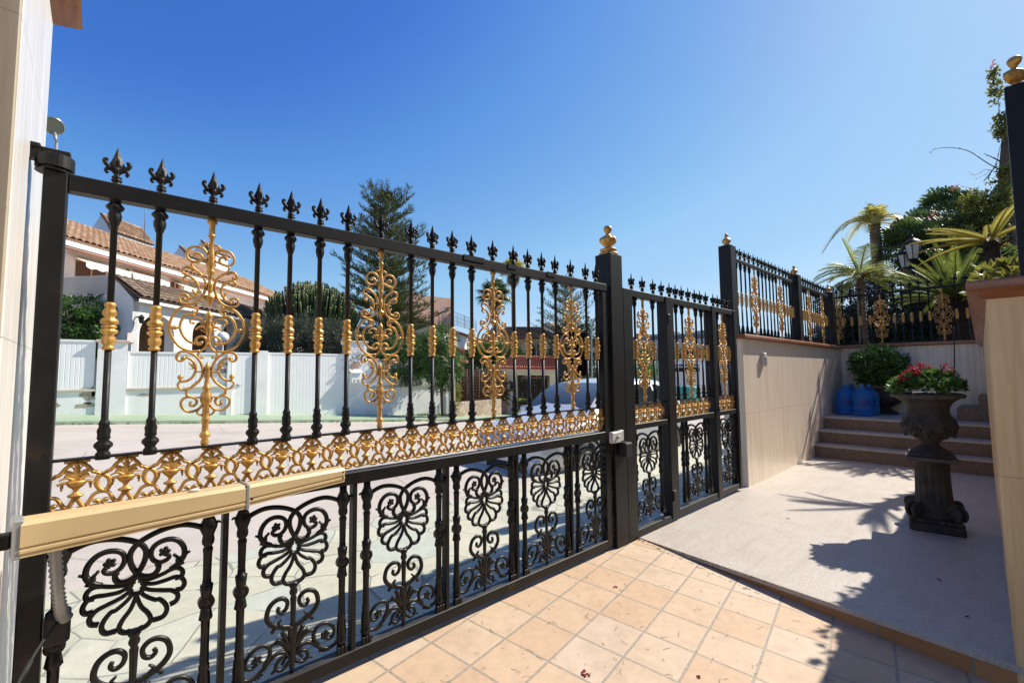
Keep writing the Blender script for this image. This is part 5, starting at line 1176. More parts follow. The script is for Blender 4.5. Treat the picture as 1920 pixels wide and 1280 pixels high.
for px in (862, 900):
    g = MB(); c = fm(px, 665, -.58); g.obox(c, E2, N2, Vector((0, 0, 1)), .6, .03, .75); wn_ = g.build('window', GLASS, mh)
    g = MB(); g.obox(c + N2 * .04, E2, N2, Vector((0, 0, 1)), .03, .02, .75); g.build('window_frame', PLAS, wn_)
roof('porch_roof', fm(855, 692, 1.6), fm(920, 696, 1.6), fm(918, 672, -.5), fm(862, 666, -.5), 20, 5, ROOFR, mh, .07, 23)
g = MB(); g.prism([fm(857, 692, 1.55), fm(920, 696, 1.55), fm(920, 701, 1.55), fm(857, 697, 1.55)], -N2 * 2); g.build('porch_edge', PLAS, mh)
for px in (890, 915):
    g = MB(); c = fm(px, 700, 1.3); g.box(c.x - .15, c.x + .15, c.y - .15, c.y + .15, c.z - 2.6, c.z - .05); g.build('porch_column', BRICK, mh)

# ------------------------------------------------------------------ low stone wall, trellis and brick pillar at its end
rs = thing('rubble_wall', 'low pale rubble stone garden wall with wire fence along the street', 'wall', at(895, 770, 22))
q0_, q1_ = at(852, 745, 21.5), at(945, 740, 23.5)
for nm, zt_ in (('stones', 0),):
    g = MB(); P0 = at(850, 755, 20.5); P1 = at(940, 748, 24); dd = (P1 - P0).normalized(); zb = -1.6
    g.prism([Vector((P0.x, P0.y, zb)), Vector((P1.x, P1.y, zb)), Vector((P1.x, P1.y, P1.z)), Vector((P0.x, P0.y, P0.z))], Vector((.3, .4, 0)) * 1.2); g.build(nm, RUBBLE, rs)
g = MB()
for k in range(9):
    t = k / 8; c = P0.lerp(P1, t) + Vector((.2, .25, 0)); g.tube([c, c + Vector((0, 0, 1.55))], .02, 5)
for k in range(11):
    a = P0 + Vector((.2, .25, .1 + .14 * k)); b = P1 + Vector((.2, .25, .1 + .14 * k)); g.tube([a, b], .006, 4)
for k in range(46):
    c = P0.lerp(P1, k / 45) + Vector((.2, .25, .05)); g.tube([c, c + Vector((0, 0, 1.5))], .005, 4)
g.build('wire_mesh', simple('rusty_wire', (.16, .075, .045), .8), rs)
def brick_pillar(pl, pr, pt, dep, lab, mat=BRICK, zb=-1.6):
    a, b = at(pl, pt, dep), at(pr, pt, dep); w_ = (b - a).length; t = thing('brick_pillar', lab, 'pillar', ((a.x + b.x) / 2, (a.y + b.y) / 2, zb))
    c = (a + b) / 2; m = MB(); m.box(c.x - w_ / 2, c.x + w_ / 2, c.y - w_ / 2, c.y + w_ / 2, zb, a.z); m.build('shaft', mat, t)
    m = MB(); m.box(c.x - w_ * .58, c.x + w_ * .58, c.y - w_ * .58, c.y + w_ * .58, a.z + .001, a.z + .07, ch=.01); m.build('cap', CREAM, t)
brick_pillar(843, 852, 703, 19.6, 'narrow pale brick pillar at the right end of the white street wall')

# entrance with a red tiled canopy
en = thing('entrance_gatehouse', 'garden entrance with red tiled canopy on pale pillars and dark lattice doors', 'gatehouse', at(995, 740, 26))
G0 = at(940, 700, 25.5); GE = Vector((.80, -.60, 0)); GN = Vector((-.60, -.80, 0)); 
GE = Vector((.86, -.51, 0)).normalized(); GN = Vector((GE.y, -GE.x, 0))
def fg(px, py, off=0): return on(px, py, Vector((G0.x, G0.y, 0)) + GN * off, GN)
roof('canopy_roof', fg(938, 690, .5), fg(1056, 692, .5), fg(1040, 670, -1.0), fg(958, 667, -1.0), 30, 6, ROOFR, en, .075, 31)
g = MB(); g.prism([fg(938, 690, .45), fg(1056, 692, .45), fg(1056, 697, .45), fg(938, 695, .45)], -GN * 1.2); g.prism([fg(941, 695, .2), fg(1052, 697, .2), fg(1052, 704, .2), fg(941, 703, .2)], -GN * .6); g.build('lintel', CREAM, en)
zb = -1.3
for pl, pr in ((936, 951), (951, 970), (1031, 1044)):
    a, b = fg(pl, 703, .1), fg(pr, 703, .1); g = MB(); g.prism([Vector((a.x, a.y, zb)), Vector((b.x, b.y, zb)), Vector((b.x, b.y, a.z)), Vector((a.x, a.y, a.z))], -GN * .5); g.build('pier', BRICKR if pl == 936 else (BRICK if pl == 951 else CREAM), en)
a, b = fg(970, 708, -.15), fg(1031, 708, -.15)
g = MB()
for k in range(27):
    c = a.lerp(b, k / 26); g.tube([Vector((c.x, c.y, zb)), c], .011, 4)
H_ = a.z - zb
for k in range(22): g.tube([Vector((a.x, a.y, zb + H_ * k / 21)), Vector((b.x, b.y, zb + H_ * k / 21))], .010, 4)
g.build('lattice_door', simple('rusty_lattice', (.10, .05, .035), .8), en)
g = MB(); g.tube([Vector((b.x, b.y, zb)), b], .05, 6); g.tube([Vector((a.x, a.y, zb)), a], .05, 6); g.tube([a, b], .05, 6); g.build('door_frame', simple('brown_door_frame', (.22, .10, .06), .7), en)
g = MB(); c = fg(960, 722, .12); g.obox(c, GE, GN, Vector((0, 0, 1)), .1, .05, .18); g.build('letter_slot', RUBBER, en)
g = MB(); c = at(992, 752, 30); g.grid(lambda u, v: Vector((c.x - 5 + 10 * u, c.y - 3 + 10 * v, -.95 + .25 * v)), 6, 6)
tag(g.build('lawn', LAWN), kind='structure')

# far house with a dark roof
fh = thing('far_house', 'buff house with dark tiled hip roof behind the red tiled entrance', 'house', at(1000, 660, 44))
E3 = Vector((.86, -.51, 0)).normalized(); N3 = Vector((E3.y, -E3.x, 0)); F0 = at(930, 650, 42)
def ff(px, py, off=0): return on(px, py, Vector((F0.x, F0.y, 0)) + N3 * off, N3)
a, b = ff(905, 638), ff(1050, 634)
zc = ff(985, 635).z
A_, B_ = Vector((a.x, a.y, zc)), Vector((b.x, b.y, zc)); C2_ = ff(1010, 614, -5); D2_ = ff(925, 614, -5); D2_.z = C2_.z
roof('roof', A_ + N3 * .6, B_ + N3 * .6, C2_, D2_, 46, 10, ROOFD, fh, .1, 41)
roof('hip_roof', B_ + N3 * .6, B_ - N3 * 10, C2_ - N3 * .1, C2_, 24, 8, ROOFD, fh, .1, 42)
g = MB(); g.prism([Vector((A_.x, A_.y, -1.5)), Vector((B_.x, B_.y, -1.5)), B_, A_], -N3 * 9); g.build('wall', simple('buff_wall', (.46, .38, .29), .85, 0, .08), fh)
for px in (940, 1005):
    c = ff(px, 655, .03); g = MB(); g.obox(c, E3, N3, Vector((0, 0, 1)), .7, .03, .6); wn_ = g.build('window', GLASS, fh)
    g = MB(); g.obox(c + N3 * .04, E3, N3, Vector((0, 0, 1)), .035, .02, .6); g.build('window_frame', CREAM, wn_)
for px, py in ((1031, 605), (1048, 608)):
    c = at(px, py, 52); g = MB(); g.box(c.x - .55, c.x + .55, c.y - .5, c.y + .5, c.z - 2, c.z, ch=.05); g.box(c.x - .65, c.x + .65, c.y - .6, c.y + .6, c.z - .45, c.z - .35); g.build('chimney', CREAM, fh)

# ------------------------------------------------------------------ beyond the narrow gate
mb = thing('flat_roof_building', 'long grey building with dark flat roof edge seen through the narrow gate', 'building', at(1270, 650, 58))
E4 = Vector((.5, -.87, 0)).normalized(); N4 = Vector((E4.y, -E4.x, 0)); M0 = at(1190, 650, 62)
def fo(px, py, off=0): return on(px, py, Vector((M0.x, M0.y, 0)) + N4 * off, N4)
a, b = fo(1170, 640), fo(1420, 620)
g = MB(); zr = fo(1265, 636).z; g.prism([Vector((a.x, a.y, -4)), Vector((b.x, b.y, -4)), Vector((b.x, b.y, zr)), Vector((a.x, a.y, zr))], -N4 * 12); g.build('wall', simple('grey_render', (.40, .40, .39), .8, 0, .06, .3), mb)
g = MB(); g.prism([Vector((a.x, a.y, zr)), Vector((b.x, b.y, zr)), Vector((b.x, b.y, zr + .5)), Vector((a.x, a.y, zr + .5))], -N4 * 12.5); g.build('roof_edge', simple('dark_roof_edge', (.10, .11, .13), .6), mb)
g = MB()
for k in range(5):
    c = a.lerp(b, .25 + .13 * k) - N4 * 4; g.box(c.x - .9, c.x + .9, c.y - .9, c.y + .9, zr + .5, zr + 1.0 + .3 * (k % 2))
g.build('roof_unit', GREYM, mb)
for k in range(9):
    c = a.lerp(b, .05 + .105 * k); c = Vector((c.x, c.y, zr - 2.0)) + N4 * .03; g = MB(); g.obox(c, E4, N4, Vector((0, 0, 1)), 1.3, .03, .8); wn_ = g.build('window', GLASS, mb)
    g = MB(); g.obox(c + N4 * .04, E4, N4, Vector((0, 0, 1)), .05, .02, .8); g.build('window_frame', GREYM, wn_)
lw_ = thing('low_white_building', 'low white building with small dark windows in front of the grey one', 'building', at(1290, 690, 45))
M1 = at(1270, 700, 46)
def fl(px, py, off=0): return on(px, py, Vector((M1.x, M1.y, 0)) + N4 * off, N4)
a, b = fl(1255, 680), fl(1345, 680); zr = fl(1290, 672).z
g = MB(); g.prism([Vector((a.x, a.y, -4)), Vector((b.x, b.y, -4)), Vector((b.x, b.y, zr)), Vector((a.x, a.y, zr))], -N4 * 6); g.build('wall', PLAS, lw_)
g = MB(); g.prism([Vector((a.x, a.y, zr - .9)) + N4 * .02, Vector((b.x, b.y, zr - .9)) + N4 * .02, Vector((b.x, b.y, zr - .75)) + N4 * .02, Vector((a.x, a.y, zr - .75)) + N4 * .02], N4 * .5); g.build('canopy', CREAM, lw_)
for px in (1273, 1288, 1304):
    c = fl(px, 690, .03); g = MB(); g.obox(c, E4, N4, Vector((0, 0, 1)), .45, .03, .35); g.build('window', GLASS, lw_)
bn = thing('recycling_bin', 'teal green bin standing on the street beyond the narrow gate', 'bin', at(1295, 745, 24))
c = at(1295, 735, 24); 
g = MB()
zb_, zt_ = c.z - .75, c.z + .2
g.add([(c.x - .5, c.y - .4, zb_), (c.x + .5, c.y - .4, zb_), (c.x + .5, c.y + .4, zb_), (c.x - .5, c.y + .4, zb_), (c.x - .58, c.y - .46, zt_), (c.x + .58, c.y - .46, zt_), (c.x + .58, c.y + .46, zt_), (c.x - .58, c.y + .46, zt_)], [(0, 1, 5, 4), (1, 2, 6, 5), (2, 3, 7, 6), (3, 0, 4, 7), (3, 2, 1, 0)]); g.build('bin_body', TEAL, bn)
g = MB(); g.box(c.x - .62, c.x + .62, c.y - .5, c.y + .5, zt_ + .002, zt_ + .1, ch=.03); g.build('lid', TEAL, bn)
for s_ in (-1, 1):
    g = MB(); g.tube([(c.x + s_ * .4, c.y - .45, zb_ - .05), (c.x + s_ * .4, c.y - .38, zb_ - .05)], .09, 12); g.build('wheel', RUBBER, bn)
wpst = at(1325, 720, 20); g = MB(); g.box(wpst.x - .2, wpst.x + .2, wpst.y - .2, wpst.y + .2, -2, 1.75, ch=.02)
tag(g.build('white_pillar', PLAS), 'white square pillar on the street just beyond the narrow gate', 'pillar')

# ------------------------------------------------------------------ street lamps
l1 = thing('street_lamp', 'curved grey street lamp beyond the car right of the palms', 'street lamp', at(1108, 720, 30))
P = [at(1110, 730, 30), at(1109, 660, 30), at(1109, 625, 30), at(1112, 606, 30), at(1120, 596, 30), at(1134, 591, 30)]
g = MB(); g.tube(catmull(P, 6), .06, 8); g.build('lamp_pole', GREYM, l1)
g = MB(); c = at(1146, 591, 30); g.ball(c, .42, (1, .45, .25), 10); g.build('lamp_head', GREYM, l1)
l2 = thing('street_lamp', 'grey street lamp with round tilted head above the hinge of the wide gate', 'street lamp', at(97, 700, 14))
base = at(95, 720, 14); top = at(106, 268, 14)
g = MB(); g.tube([Vector((top.x + .0, top.y, 0)), top], [.05, .035], 10); g.tube([top, at(102, 249, 14)], .045, 10); g.build('lamp_pole', GREYM, l2)
c = at(100, 236, 14); g = MB(); dv = (CAM - c).normalized(); dv = (dv + Vector((.30, 0, -.12))).normalized(); u_ = dv.orthogonal().normalized(); w_ = dv.cross(u_)
V = []; n = 24; prof = [(.0, -.14), (.14, -.12), (.235, -.06), (.265, 0), (.27, .025), (.245, .04)]
for r_, d_ in prof:
    for k in range(n): V.append(c + dv * d_ + (u_ * math.cos(2 * PI * k / n) + w_ * math.sin(2 * PI * k / n)) * r_)
Fc = [(i * n + k, i * n + (k + 1) % n, i * n + n + (k + 1) % n, i * n + n + k) for i in range(len(prof) - 1) for k in range(n)]
g.add(V, Fc, True); g.build('lamp_head', NT('chrome_lamp').set((.45, .45, .42), .25, .8), l2)
g = MB(); V = [c + dv * .034] + [c + dv * .036 + (u_ * math.cos(2 * PI * k / n) + w_ * math.sin(2 * PI * k / n)) * .245 for k in range(n)]
g.add(V, [(0, 1 + k, 1 + (k + 1) % n) for k in range(n)], True); g.build('lamp_glass', NT('lamp_glass').set((.12, .135, .095), .12), l2)

# ------------------------------------------------------------------ parked car
car = thing('parked_car', 'silver grey parked car with large sloping windscreen behind the wide gate', 'car', (6.5, 2.95, -.25))
CX, CY, CZ = 4.55, 2.95, -.27
# stations along the length: x, sill z, bonnet or belt z, roof z, half width at belt, half width at roof
ST = [(0, .30, .56, .56, .62, .60), (.06, .22, .70, .70, .74, .70), (.30, .20, .80, .80, .83, .74), (.70, .2, .90, .915, .86, .74), (1.02, .2, .95, .985, .87, .72), (1.45, .2, .97, 1.30, .875, .66), (1.85, .2, .98, 1.475, .88, .64), (2.3, .2, .985, 1.535, .88, .645), (2.9, .2, .995, 1.535, .88, .645), (3.4, .2, 1.0, 1.50, .875, .635), (3.8, .22, 1.0, 1.40, .86, .61), (4.05, .28, 1.0, 1.08, .82, .68), (4.16, .34, .80, .80, .76, .68)]
def sect(s_):
    x, z0, zb, zr, wb, wr = s_
    return [(x, w_ * sg, z) for sg, w_, z in ((-1, wb * .92, z0), (-1, wb * 1.0, z0 + .12), (-1, wb * 1.015, (z0 + zb) / 2), (-1, wb, zb - .04), (-1, wb * .97, zb), (-1, wr * 1.02 + .0, zr - .06 if zr - zb > .1 else zb + (zr - zb) * .7), (-1, wr * .86, zr), (-1, wr * .4, zr + .018), (1, wr * .4, zr + .018), (1, wr * .86, zr), (1, wr * 1.02, zr - .06 if zr - zb > .1 else zb + (zr - zb) * .7), (1, wb * .97, zb), (1, wb, zb - .04), (1, wb * 1.015, (z0 + zb) / 2), (1, wb, z0 + .12), (1, wb * .92, z0))]
g = MB(); V = []
for s_ in ST: V += [(CX + x, CY + y, CZ + z) for x, y, z in sect(s_)]
n = 16; Fc = [(i * n + k, i * n + (k + 1) % n, i * n + n + (k + 1) % n, i * n + n + k) for i in range(len(ST) - 1) for k in range(n)] + [list(range(n))[::-1], [(len(ST) - 1) * n + k for k in range(n)]]
g.add(V, Fc, True); g.build('body', CARP, car)
def sk(i, t, k, out=.006):           # point on the skin between stations i and i+1
    a = Vector(sect(ST[i])[k]); b = Vector(sect(ST[i + 1])[k]); p = a.lerp(b, t); return p
def pane(nm, pts, off, mat):
    m = MB(); m.add([Vector((CX, CY, CZ)) + Vector(p) + Vector(off) for p in pts], [list(range(len(pts)))]); return m.build(nm, mat, car)
g = MB(); V = []
row = [(1.08, .985, .70), (1.27, 1.145, .672), (1.45, 1.285, .645), (1.66, 1.385, .632), (1.84, 1.455, .615)]
for x, z, w_ in row: V += [Vector((CX + x - .022, CY + w_ * .98 * j / 4, CZ + z + .018 + .012 * (1 - (j / 4) ** 2))) for j in range(-4, 5)]
g.add(V, [(i * 9 + k, i * 9 + k + 1, i * 9 + k + 10, i * 9 + k + 9) for i in range(4) for k in range(8)], True); WG = NT('windscreen').set((.10, .125, .14), .05, 0, spec=.5); g.build('windscreen', WG, car)
for sg in (-1, 1):
    for a, b in ((1.42, 2.22), (2.28, 3.0), (3.05, 3.62)):
        def yz(x, f_):
            import bisect
            i = max(j for j in range(len(ST)) if ST[j][0] <= x); t = (x - ST[i][0]) / (ST[i + 1][0] - ST[i][0]); A_ = Vector(sect(ST[i])[4]).lerp(Vector(sect(ST[i + 1])[4]), t); B_ = Vector(sect(ST[i])[5]).lerp(Vector(sect(ST[i + 1])[5]), t); return A_.lerp(B_, f_)
        P = [yz(a + .12 * (a < 1.5), .06), yz(b, .06), yz(b - .05, .95), yz(max(a, 1.6 if a < 1.5 else a), .95)]
        m = MB(); m.add([Vector((CX + p.x, CY - sg * (p.y - .008), CZ + p.z)) for p in P], [(0, 1, 2, 3)]); m.build('side_window', GLASS, car)
    m = MB(); m.obox(Vector((CX + 1.35, CY + sg * .95, CZ + 1.0)), Vector((1, 0, 0)), Vector((0, 1, 0)), Vector((0, 0, 1)), .06, .1, .065, ch=.03); m.build('mirror', CARP, car)
    m = MB(); P = [(.07, .60, .66), (.16, .72, .80), (.42, .80, .845), (.34, .83, .74), (.12, .76, .62)]; m.prism([(CX + x - .02, CY + sg * y, CZ + z) for x, y, z in P], (.03, 0, 0)); m.build('headlight', NT('headlight_lens').set((.55, .57, .58), .08, .3), car)
m = MB(); m.box(CX - .03, CX + .1, CY - .70, CY + .70, CZ + .20, CZ + .46, ch=.05); m.build('bumper', CARP, car)
m = MB(); m.box(CX - .036, CX + .02, CY - .42, CY + .42, CZ + .24, CZ + .38, ch=.02); m.box(CX - .02, CX + .1, CY - .66, CY + .66, CZ + .13, CZ + .22, ch=.02); m.build('grille', RUBBER, car)
m = MB(); m.box(CX + .3, CX + 3.9, CY - .76, CY + .76, CZ + .14, CZ + .24); m.build('underbody', RUBBER, car)
m = MB(); m.tube([(CX + 1.06, CY - .6, CZ + 1.0), (CX + 1.12, CY + .1, CZ + 1.04)], .012, 5); m.build('wiper', RUBBER, car)
for x in (.82, 3.30):
    for sg in (-1, 1):
        m = MB(); y = CY + sg * .80; P = [(.19, -.0), (.305, 0), (.325, .03), (.325, .17), (.305, .2), (.19, .2)]; V = []; n = 28
        for r_, d_ in P:
            for k in range(n): V.append((CX + x + r_ * math.cos(2 * PI * k / n), y + sg * (.10 - d_), CZ + .325 + r_ * math.sin(2 * PI * k / n)))
        m.add(V, [(i * n + k, i * n + (k + 1) % n, i * n + n + (k + 1) % n, i * n + n + k) for i in range(5) for k in range(n)], True); ty = m.build('wheel', RUBBER, car)
        m = MB()
        for k in range(7):
            a = 2 * PI * k / 7; m.bar((CX + x + .03 * math.cos(a), y + sg * .085, CZ + .325 + .03 * math.sin(a)), (CX + x + .2 * math.cos(a), y + sg * .07, CZ + .325 + .2 * math.sin(a)), .05, .02, (0, 1, 0))
        m.build('rim', GREYM, ty)
        m = MB(); V = []                                                       # dark wheel arch lip
        m.tube([(CX + x + .40 * math.cos(t), CY + sg * .882, CZ + .30 + .40 * math.sin(t)) for t in [PI * j / 16 for j in range(17)]], .03, 6); m.build('arch_trim', RUBBER, car)
# ------------------------------------------------------------------ foliage
def leaf(m, p, d, up, L, W, tint, fold=.25):
    """one folded leaf blade from p along d"""
    sd = d.cross(up)
    if sd.length < 1e-5: sd = d.orthogonal()
    sd.normalize(); nn = sd.cross(d)
    a = p; b = p + d * L * .5 + sd * W * .5 + nn * W * fold; c = p + d * L - nn * L * .08; e = p + d * L * .5 - sd * W * .5 + nn * W * fold; mid = p + d * L * .5
    m.add([a, b, c, e, mid], [(0, 4, 2, 1), (0, 3, 2, 4)], False, tint)
def rdir(q):
    z = q.uniform(-1, 1); a = q.uniform(0, 2 * PI); r_ = math.sqrt(1 - z * z); return Vector((r_ * math.cos(a), r_ * math.sin(a), z))
def clumps(m, q, c, rad, nc, per, L, W, cr, tint0=.45, hollow=.55, up=.3, flat=None):
    """leaf clumps through an ellipsoid: c centre, rad its three radii"""
    for i in range(nc):
        d = rdir(q); k = hollow + (1 - hollow) * q.random() ** .6
        if q.random() < .3: k *= q.uniform(.3, .9)
        bump = 1 + .22 * noise.noise(Vector((d.x * 2.2 + c.x, d.y * 2.2 + c.y, d.z * 2.2)))
        cc = Vector((c.x + d.x * rad[0] * k * bump, c.y + d.y * rad[1] * k * bump, c.z + d.z * rad[2] * k * bump))
        if flat is not None and cc.z < flat: continue
        t0 = tint0 + q.uniform(-.25, .25)
        for j in range(per):
            p = cc + rdir(q) * cr * q.random() ** .5; dd = (rdir(q) + d * .7 + Vector((0, 0, up))).normalized()
            leaf(m, p, dd, rdir(q), L * q.uniform(.6, 1.25), W * q.uniform(.7, 1.2), max(0, min(1, t0 + q.uniform(-.3, .3))))
def bush(name, lab, cat, c, rad, nc, per, L, W, mat, cr=.18, seed=1, zb=None, group=None, flat=None, hollow=.5, nm='foliage', tint0=.45, stems=5):
    q = random.Random(seed); zb = c.z - rad[2] if zb is None else zb
    t = thing(name, lab, cat, (c.x, c.y, zb), 0, group); m = MB(); clumps(m, q, c, rad, nc, per, L, W, cr, tint0, hollow, flat=flat); m.build(nm, mat, t)
    m = MB()
    for i in range(stems):
        d = rdir(q); d.z = abs(d.z) + .3; m.tube(catmull([(c.x + d.x * .05, c.y + d.y * .05, zb), c + Vector((d.x * rad[0] * .3, d.y * rad[1] * .3, -rad[2] * .4)), c + Vector((d.x * rad[0] * .7, d.y * rad[1] * .7, d.z * rad[2] * .5))], 4), [.035 * max(rad) * (1 - .08 * j) for j in range(9)], 6)
    m.build('trunk', TRUNK, t); return t

# --- across the street
c = at(135, 612, 15.4)
bush('hedge_bush', 'dense clipped bright green bush behind the left panel of the street wall', 'bush', c, (1.35, .9, 1.05), 420, 26, .10, .062, L_HEDGE, .16, 11, 0, tint0=.5, hollow=.7)
q = random.Random(12); c = at(560, 652, 19.2)
t = thing('olive_hedge', 'long grey green feathery hedge above the white vehicle gate', 'hedge', (c.x, c.y, .2)); m = MB()
WD = Vector((1, -.02, 0))
for px, py, rx, rz in ((478, 655, .9, 1.2), (505, 640, 1.0, 1.35), (540, 640, 1.0, 1.4), (575, 636, 1.1, 1.5), (612, 640, 1.0, 1.4), (640, 650, .9, 1.3), (662, 668, .8, 1.1)):
    cc = at(px, py + 14, 19.3); clumps(m, q, cc, (rx * .95, .8, rz), 330, 24, .13, .026, .20, .42, .5, .9)
m.build('foliage', L_OLIVE, t)
m = MB()
for px in (490, 530, 570, 610, 650): a = at(px, 700, 19.3); m.tube([Vector((a.x, a.y, 0)), at(px + 4, 640, 19.3)], .05, 6)
m.build('trunk', TRUNK, t)

# candelabra euphorbia
c = at(583, 640, 22.5); t = thing('candelabra_tree', 'round dark green candelabra cactus tree with yellowish tips behind the hedge', 'tree', (c.x, c.y, -.2)); q = random.Random(21)
m = MB(); m2 = MB(); cr = Vector((c.x, c.y, c.z - .4)); RX, RZ = 1.95, 3.35
for i in range(760):
    a = q.uniform(0, 2 * PI); rr = math.sqrt(q.random()); hx = rr * RX
    tipz = RZ * (1 - .40 * rr ** 2.4) * q.uniform(.94, 1.02) - .2 * (rr > .9)
    if q.random() < .35: tipz *= q.uniform(.45, .9)
    st_ = cr + Vector((math.cos(a) * hx * .25, math.sin(a) * hx * .25, tipz * .12)); kn = cr + Vector((math.cos(a) * hx * .92, math.sin(a) * hx * .92, tipz * .36 * (1 - rr * .2))); tp = cr + Vector((math.cos(a) * hx * (1.05 + .12 * rr), math.sin(a) * hx * (1.05 + .12 * rr), tipz))
    P = catmull([st_, kn, kn.lerp(tp, .5) + Vector((0, 0, -.02)), tp], 4); n = len(P); r0 = q.uniform(.036, .052)
    m.tube(P, [r0 * (.7 + .3 * math.sin(PI * j / n)) for j in range(n)], 5, q.uniform(.1, .9), flat=.8)
    m2.tube([tp - (P[-1] - P[-2]).normalized() * .07, tp + (P[-1] - P[-2]).normalized() * .03], [r0 * .86, .03], 5, q.random())
m.build('arms', L_EUPH, t); tag(m2.build('arm_tips', L_ETIP, t), kind='stuff')
m = MB(); m.tube([(c.x, c.y, -.5), cr, cr + Vector((0, 0, .6))], [.22, .2, .12], 8); m.build('trunk', TRUNK, t)

# Norfolk pine
def needle_branch(m, q, p, d, L, droop, dens=1.0, lift=.5, tuft=.30):
    sd = d.cross(Vector((0, 0, 1))).normalized(); n = 7; P = []
    for j in range(n + 1):
        t = j / n; P.append(p + d * L * t + Vector((0, 0, -droop * L * t * t + lift * L * t ** 3 * .35)))
    for j in range(1, n + 1):
        t = j / n
        for s_ in (-1, 1):
            for w_ in range(2):
                l2 = L * .36 * (1 - t * .55) * q.uniform(.7, 1.2); dd = (d * .75 + sd * s_ * q.uniform(.55, 1.0) + Vector((0, 0, q.uniform(.0, .45)))).normalized()
                b = P[j] + sd * s_ * .02; e = b + dd * l2 + Vector((0, 0, .12 * l2))
                ns = max(5, int(l2 / .055 * dens))
                for k in range(ns):
                    f = k / ns; o = b.lerp(e, f); t0 = .3 + .45 * f + q.uniform(-.2, .2)
                    nd = (dd * .8 + rdir(q) * .55 + Vector((0, 0, .35))).normalized(); leaf(m, o, nd, rdir(q), tuft * q.uniform(.5, .9), .035, max(0, min(1, t0)), .1)
    return P
def conifer(lab, base, top, tiers, rad, seed, first=.12, dens=1.0, tuft=.3, name='conifer_tree', prof=None):
    q = random.Random(seed); t = thing(name, lab, 'tree', base); m = MB(); mt = MB(); H_ = (top - base).length
    mt.tube([base, base.lerp(top, .5), top], [.028 * H_ * .6, .014 * H_ * .6, .03], 8)
    for i in range(tiers):
        f = first + (1 - first) * (i / (tiers - 1)) ** .92; p0 = base.lerp(top, min(f, .985)); L = rad * (prof(f) if prof else (1 - f) ** .36 * (.82 + .3 * math.sin(i * 2.1) ** 2)) + .25; nb = 8 if f < .85 else 6; ph = q.uniform(0, 6)
        for k in range(nb):
            a = ph + 2 * PI * k / nb + q.uniform(-.2, .2); e = .12 + .55 * f ** 2 + q.uniform(-.08, .08); d = Vector((math.cos(a) * math.cos(e), math.sin(a) * math.cos(e), math.sin(e)))
            P = needle_branch(m, q, p0 + Vector((0, 0, q.uniform(-.12, .12))), d, L * q.uniform(.78, 1.12), .10 * (1 - f), dens, .5, tuft); mt.tube(P, [.03 * (1 - .11 * j) for j in range(len(P))], 5)
    m.build('crown', L_PINE, t); mt.build('trunk', TRUNK, t); return t
b = at(728, 700, 26); tp = at(724, 366, 26)
conifer('big Norfolk pine with tiered upswept branches rising above the wide gate', Vector((b.x, b.y, -.3)), tp, 17, 2.95, 31, .14, 1.4, .40)
q = random.Random(8)
b = at(1062, 690, 36); tp = at(1060, 538, 36)
conifer('small sparse conifer with open branches behind the car', Vector((b.x, b.y, -1.5)), tp, 8, 3.2, 33, .42, .62, .34, prof=lambda f: (1.05 - f) ** .5)
# shrubs behind the white wall on the right
c = at(830, 672, 19.8)
bush('oleander_shrub', 'tall dark green shrub at the right end of the white street wall', 'shrub', c, (.95, .9, 1.5), 330, 24, .17, .045, L_GREEN, .2, 41, -.4, tint0=.35)
c = at(765, 676, 20.5)
bush('oleander_shrub', 'broad green shrub behind the right ribbed panel, below the Norfolk pine', 'shrub', c, (1.5, .9, 1.15), 330, 24, .17, .05, L_GREEN, .2, 42, -.4, tint0=.3)
c = at(700, 668, 20.8)
bush('oleander_shrub', 'dark shrub behind the tall white pillar with the mailbox', 'shrub', c, (1.0, .9, 1.2), 230, 22, .17, .05, L_DARK, .2, 43, -.4)
c = at(853, 735, 20.2)
bush('creeper_bush', 'thin yellowish creeper hanging on the narrow brick pillar', 'bush', c, (.28, .3, .85), 60, 16, .09, .05, L_BOUG, .12, 44, -1.2, stems=2)
for i, (px, py, d, r, lab) in enumerate(((945, 668, 36, (2.2, 2, 1.1), 'green shrub between the terrace house and the palms'), (880, 728, 27, (1.6, 1.2, 1.3), 'dark shrub behind the wire fence of the rubble wall'), (925, 725, 26, (1.2, 1.2, 1.4), 'dark shrub left of the red tiled entrance'), (1000, 722, 33, (2.6, 1.5, 1.6), 'dark hedge seen through the lattice entrance door'), (1060, 690, 31, (1.9, 1.6, 2.1), 'dark tree like shrub right of the red tiled entrance'), (1095, 672, 33, (1.7, 1.6, 2.7), 'dark shrub around the foot of the curved street lamp'), (1075, 645, 35, (1.6, 1.6, 1.9), 'dark shrub mass below the small sparse conifer'), (1195, 690, 34, (1.6, 1.5, 1.8), 'green bush seen through the fixed side panel beyond the car'), (905, 668, 33, (1.2, 1.2, 1.0), 'green shrub beside the porch of the terrace house'))):
    bush('garden_shrub', lab, 'shrub', at(px, py, d), r, 190, 20, .26, .09, L_GREEN if i in (0, 7, 8) else L_DARK, .32, 60 + i, -1.6)

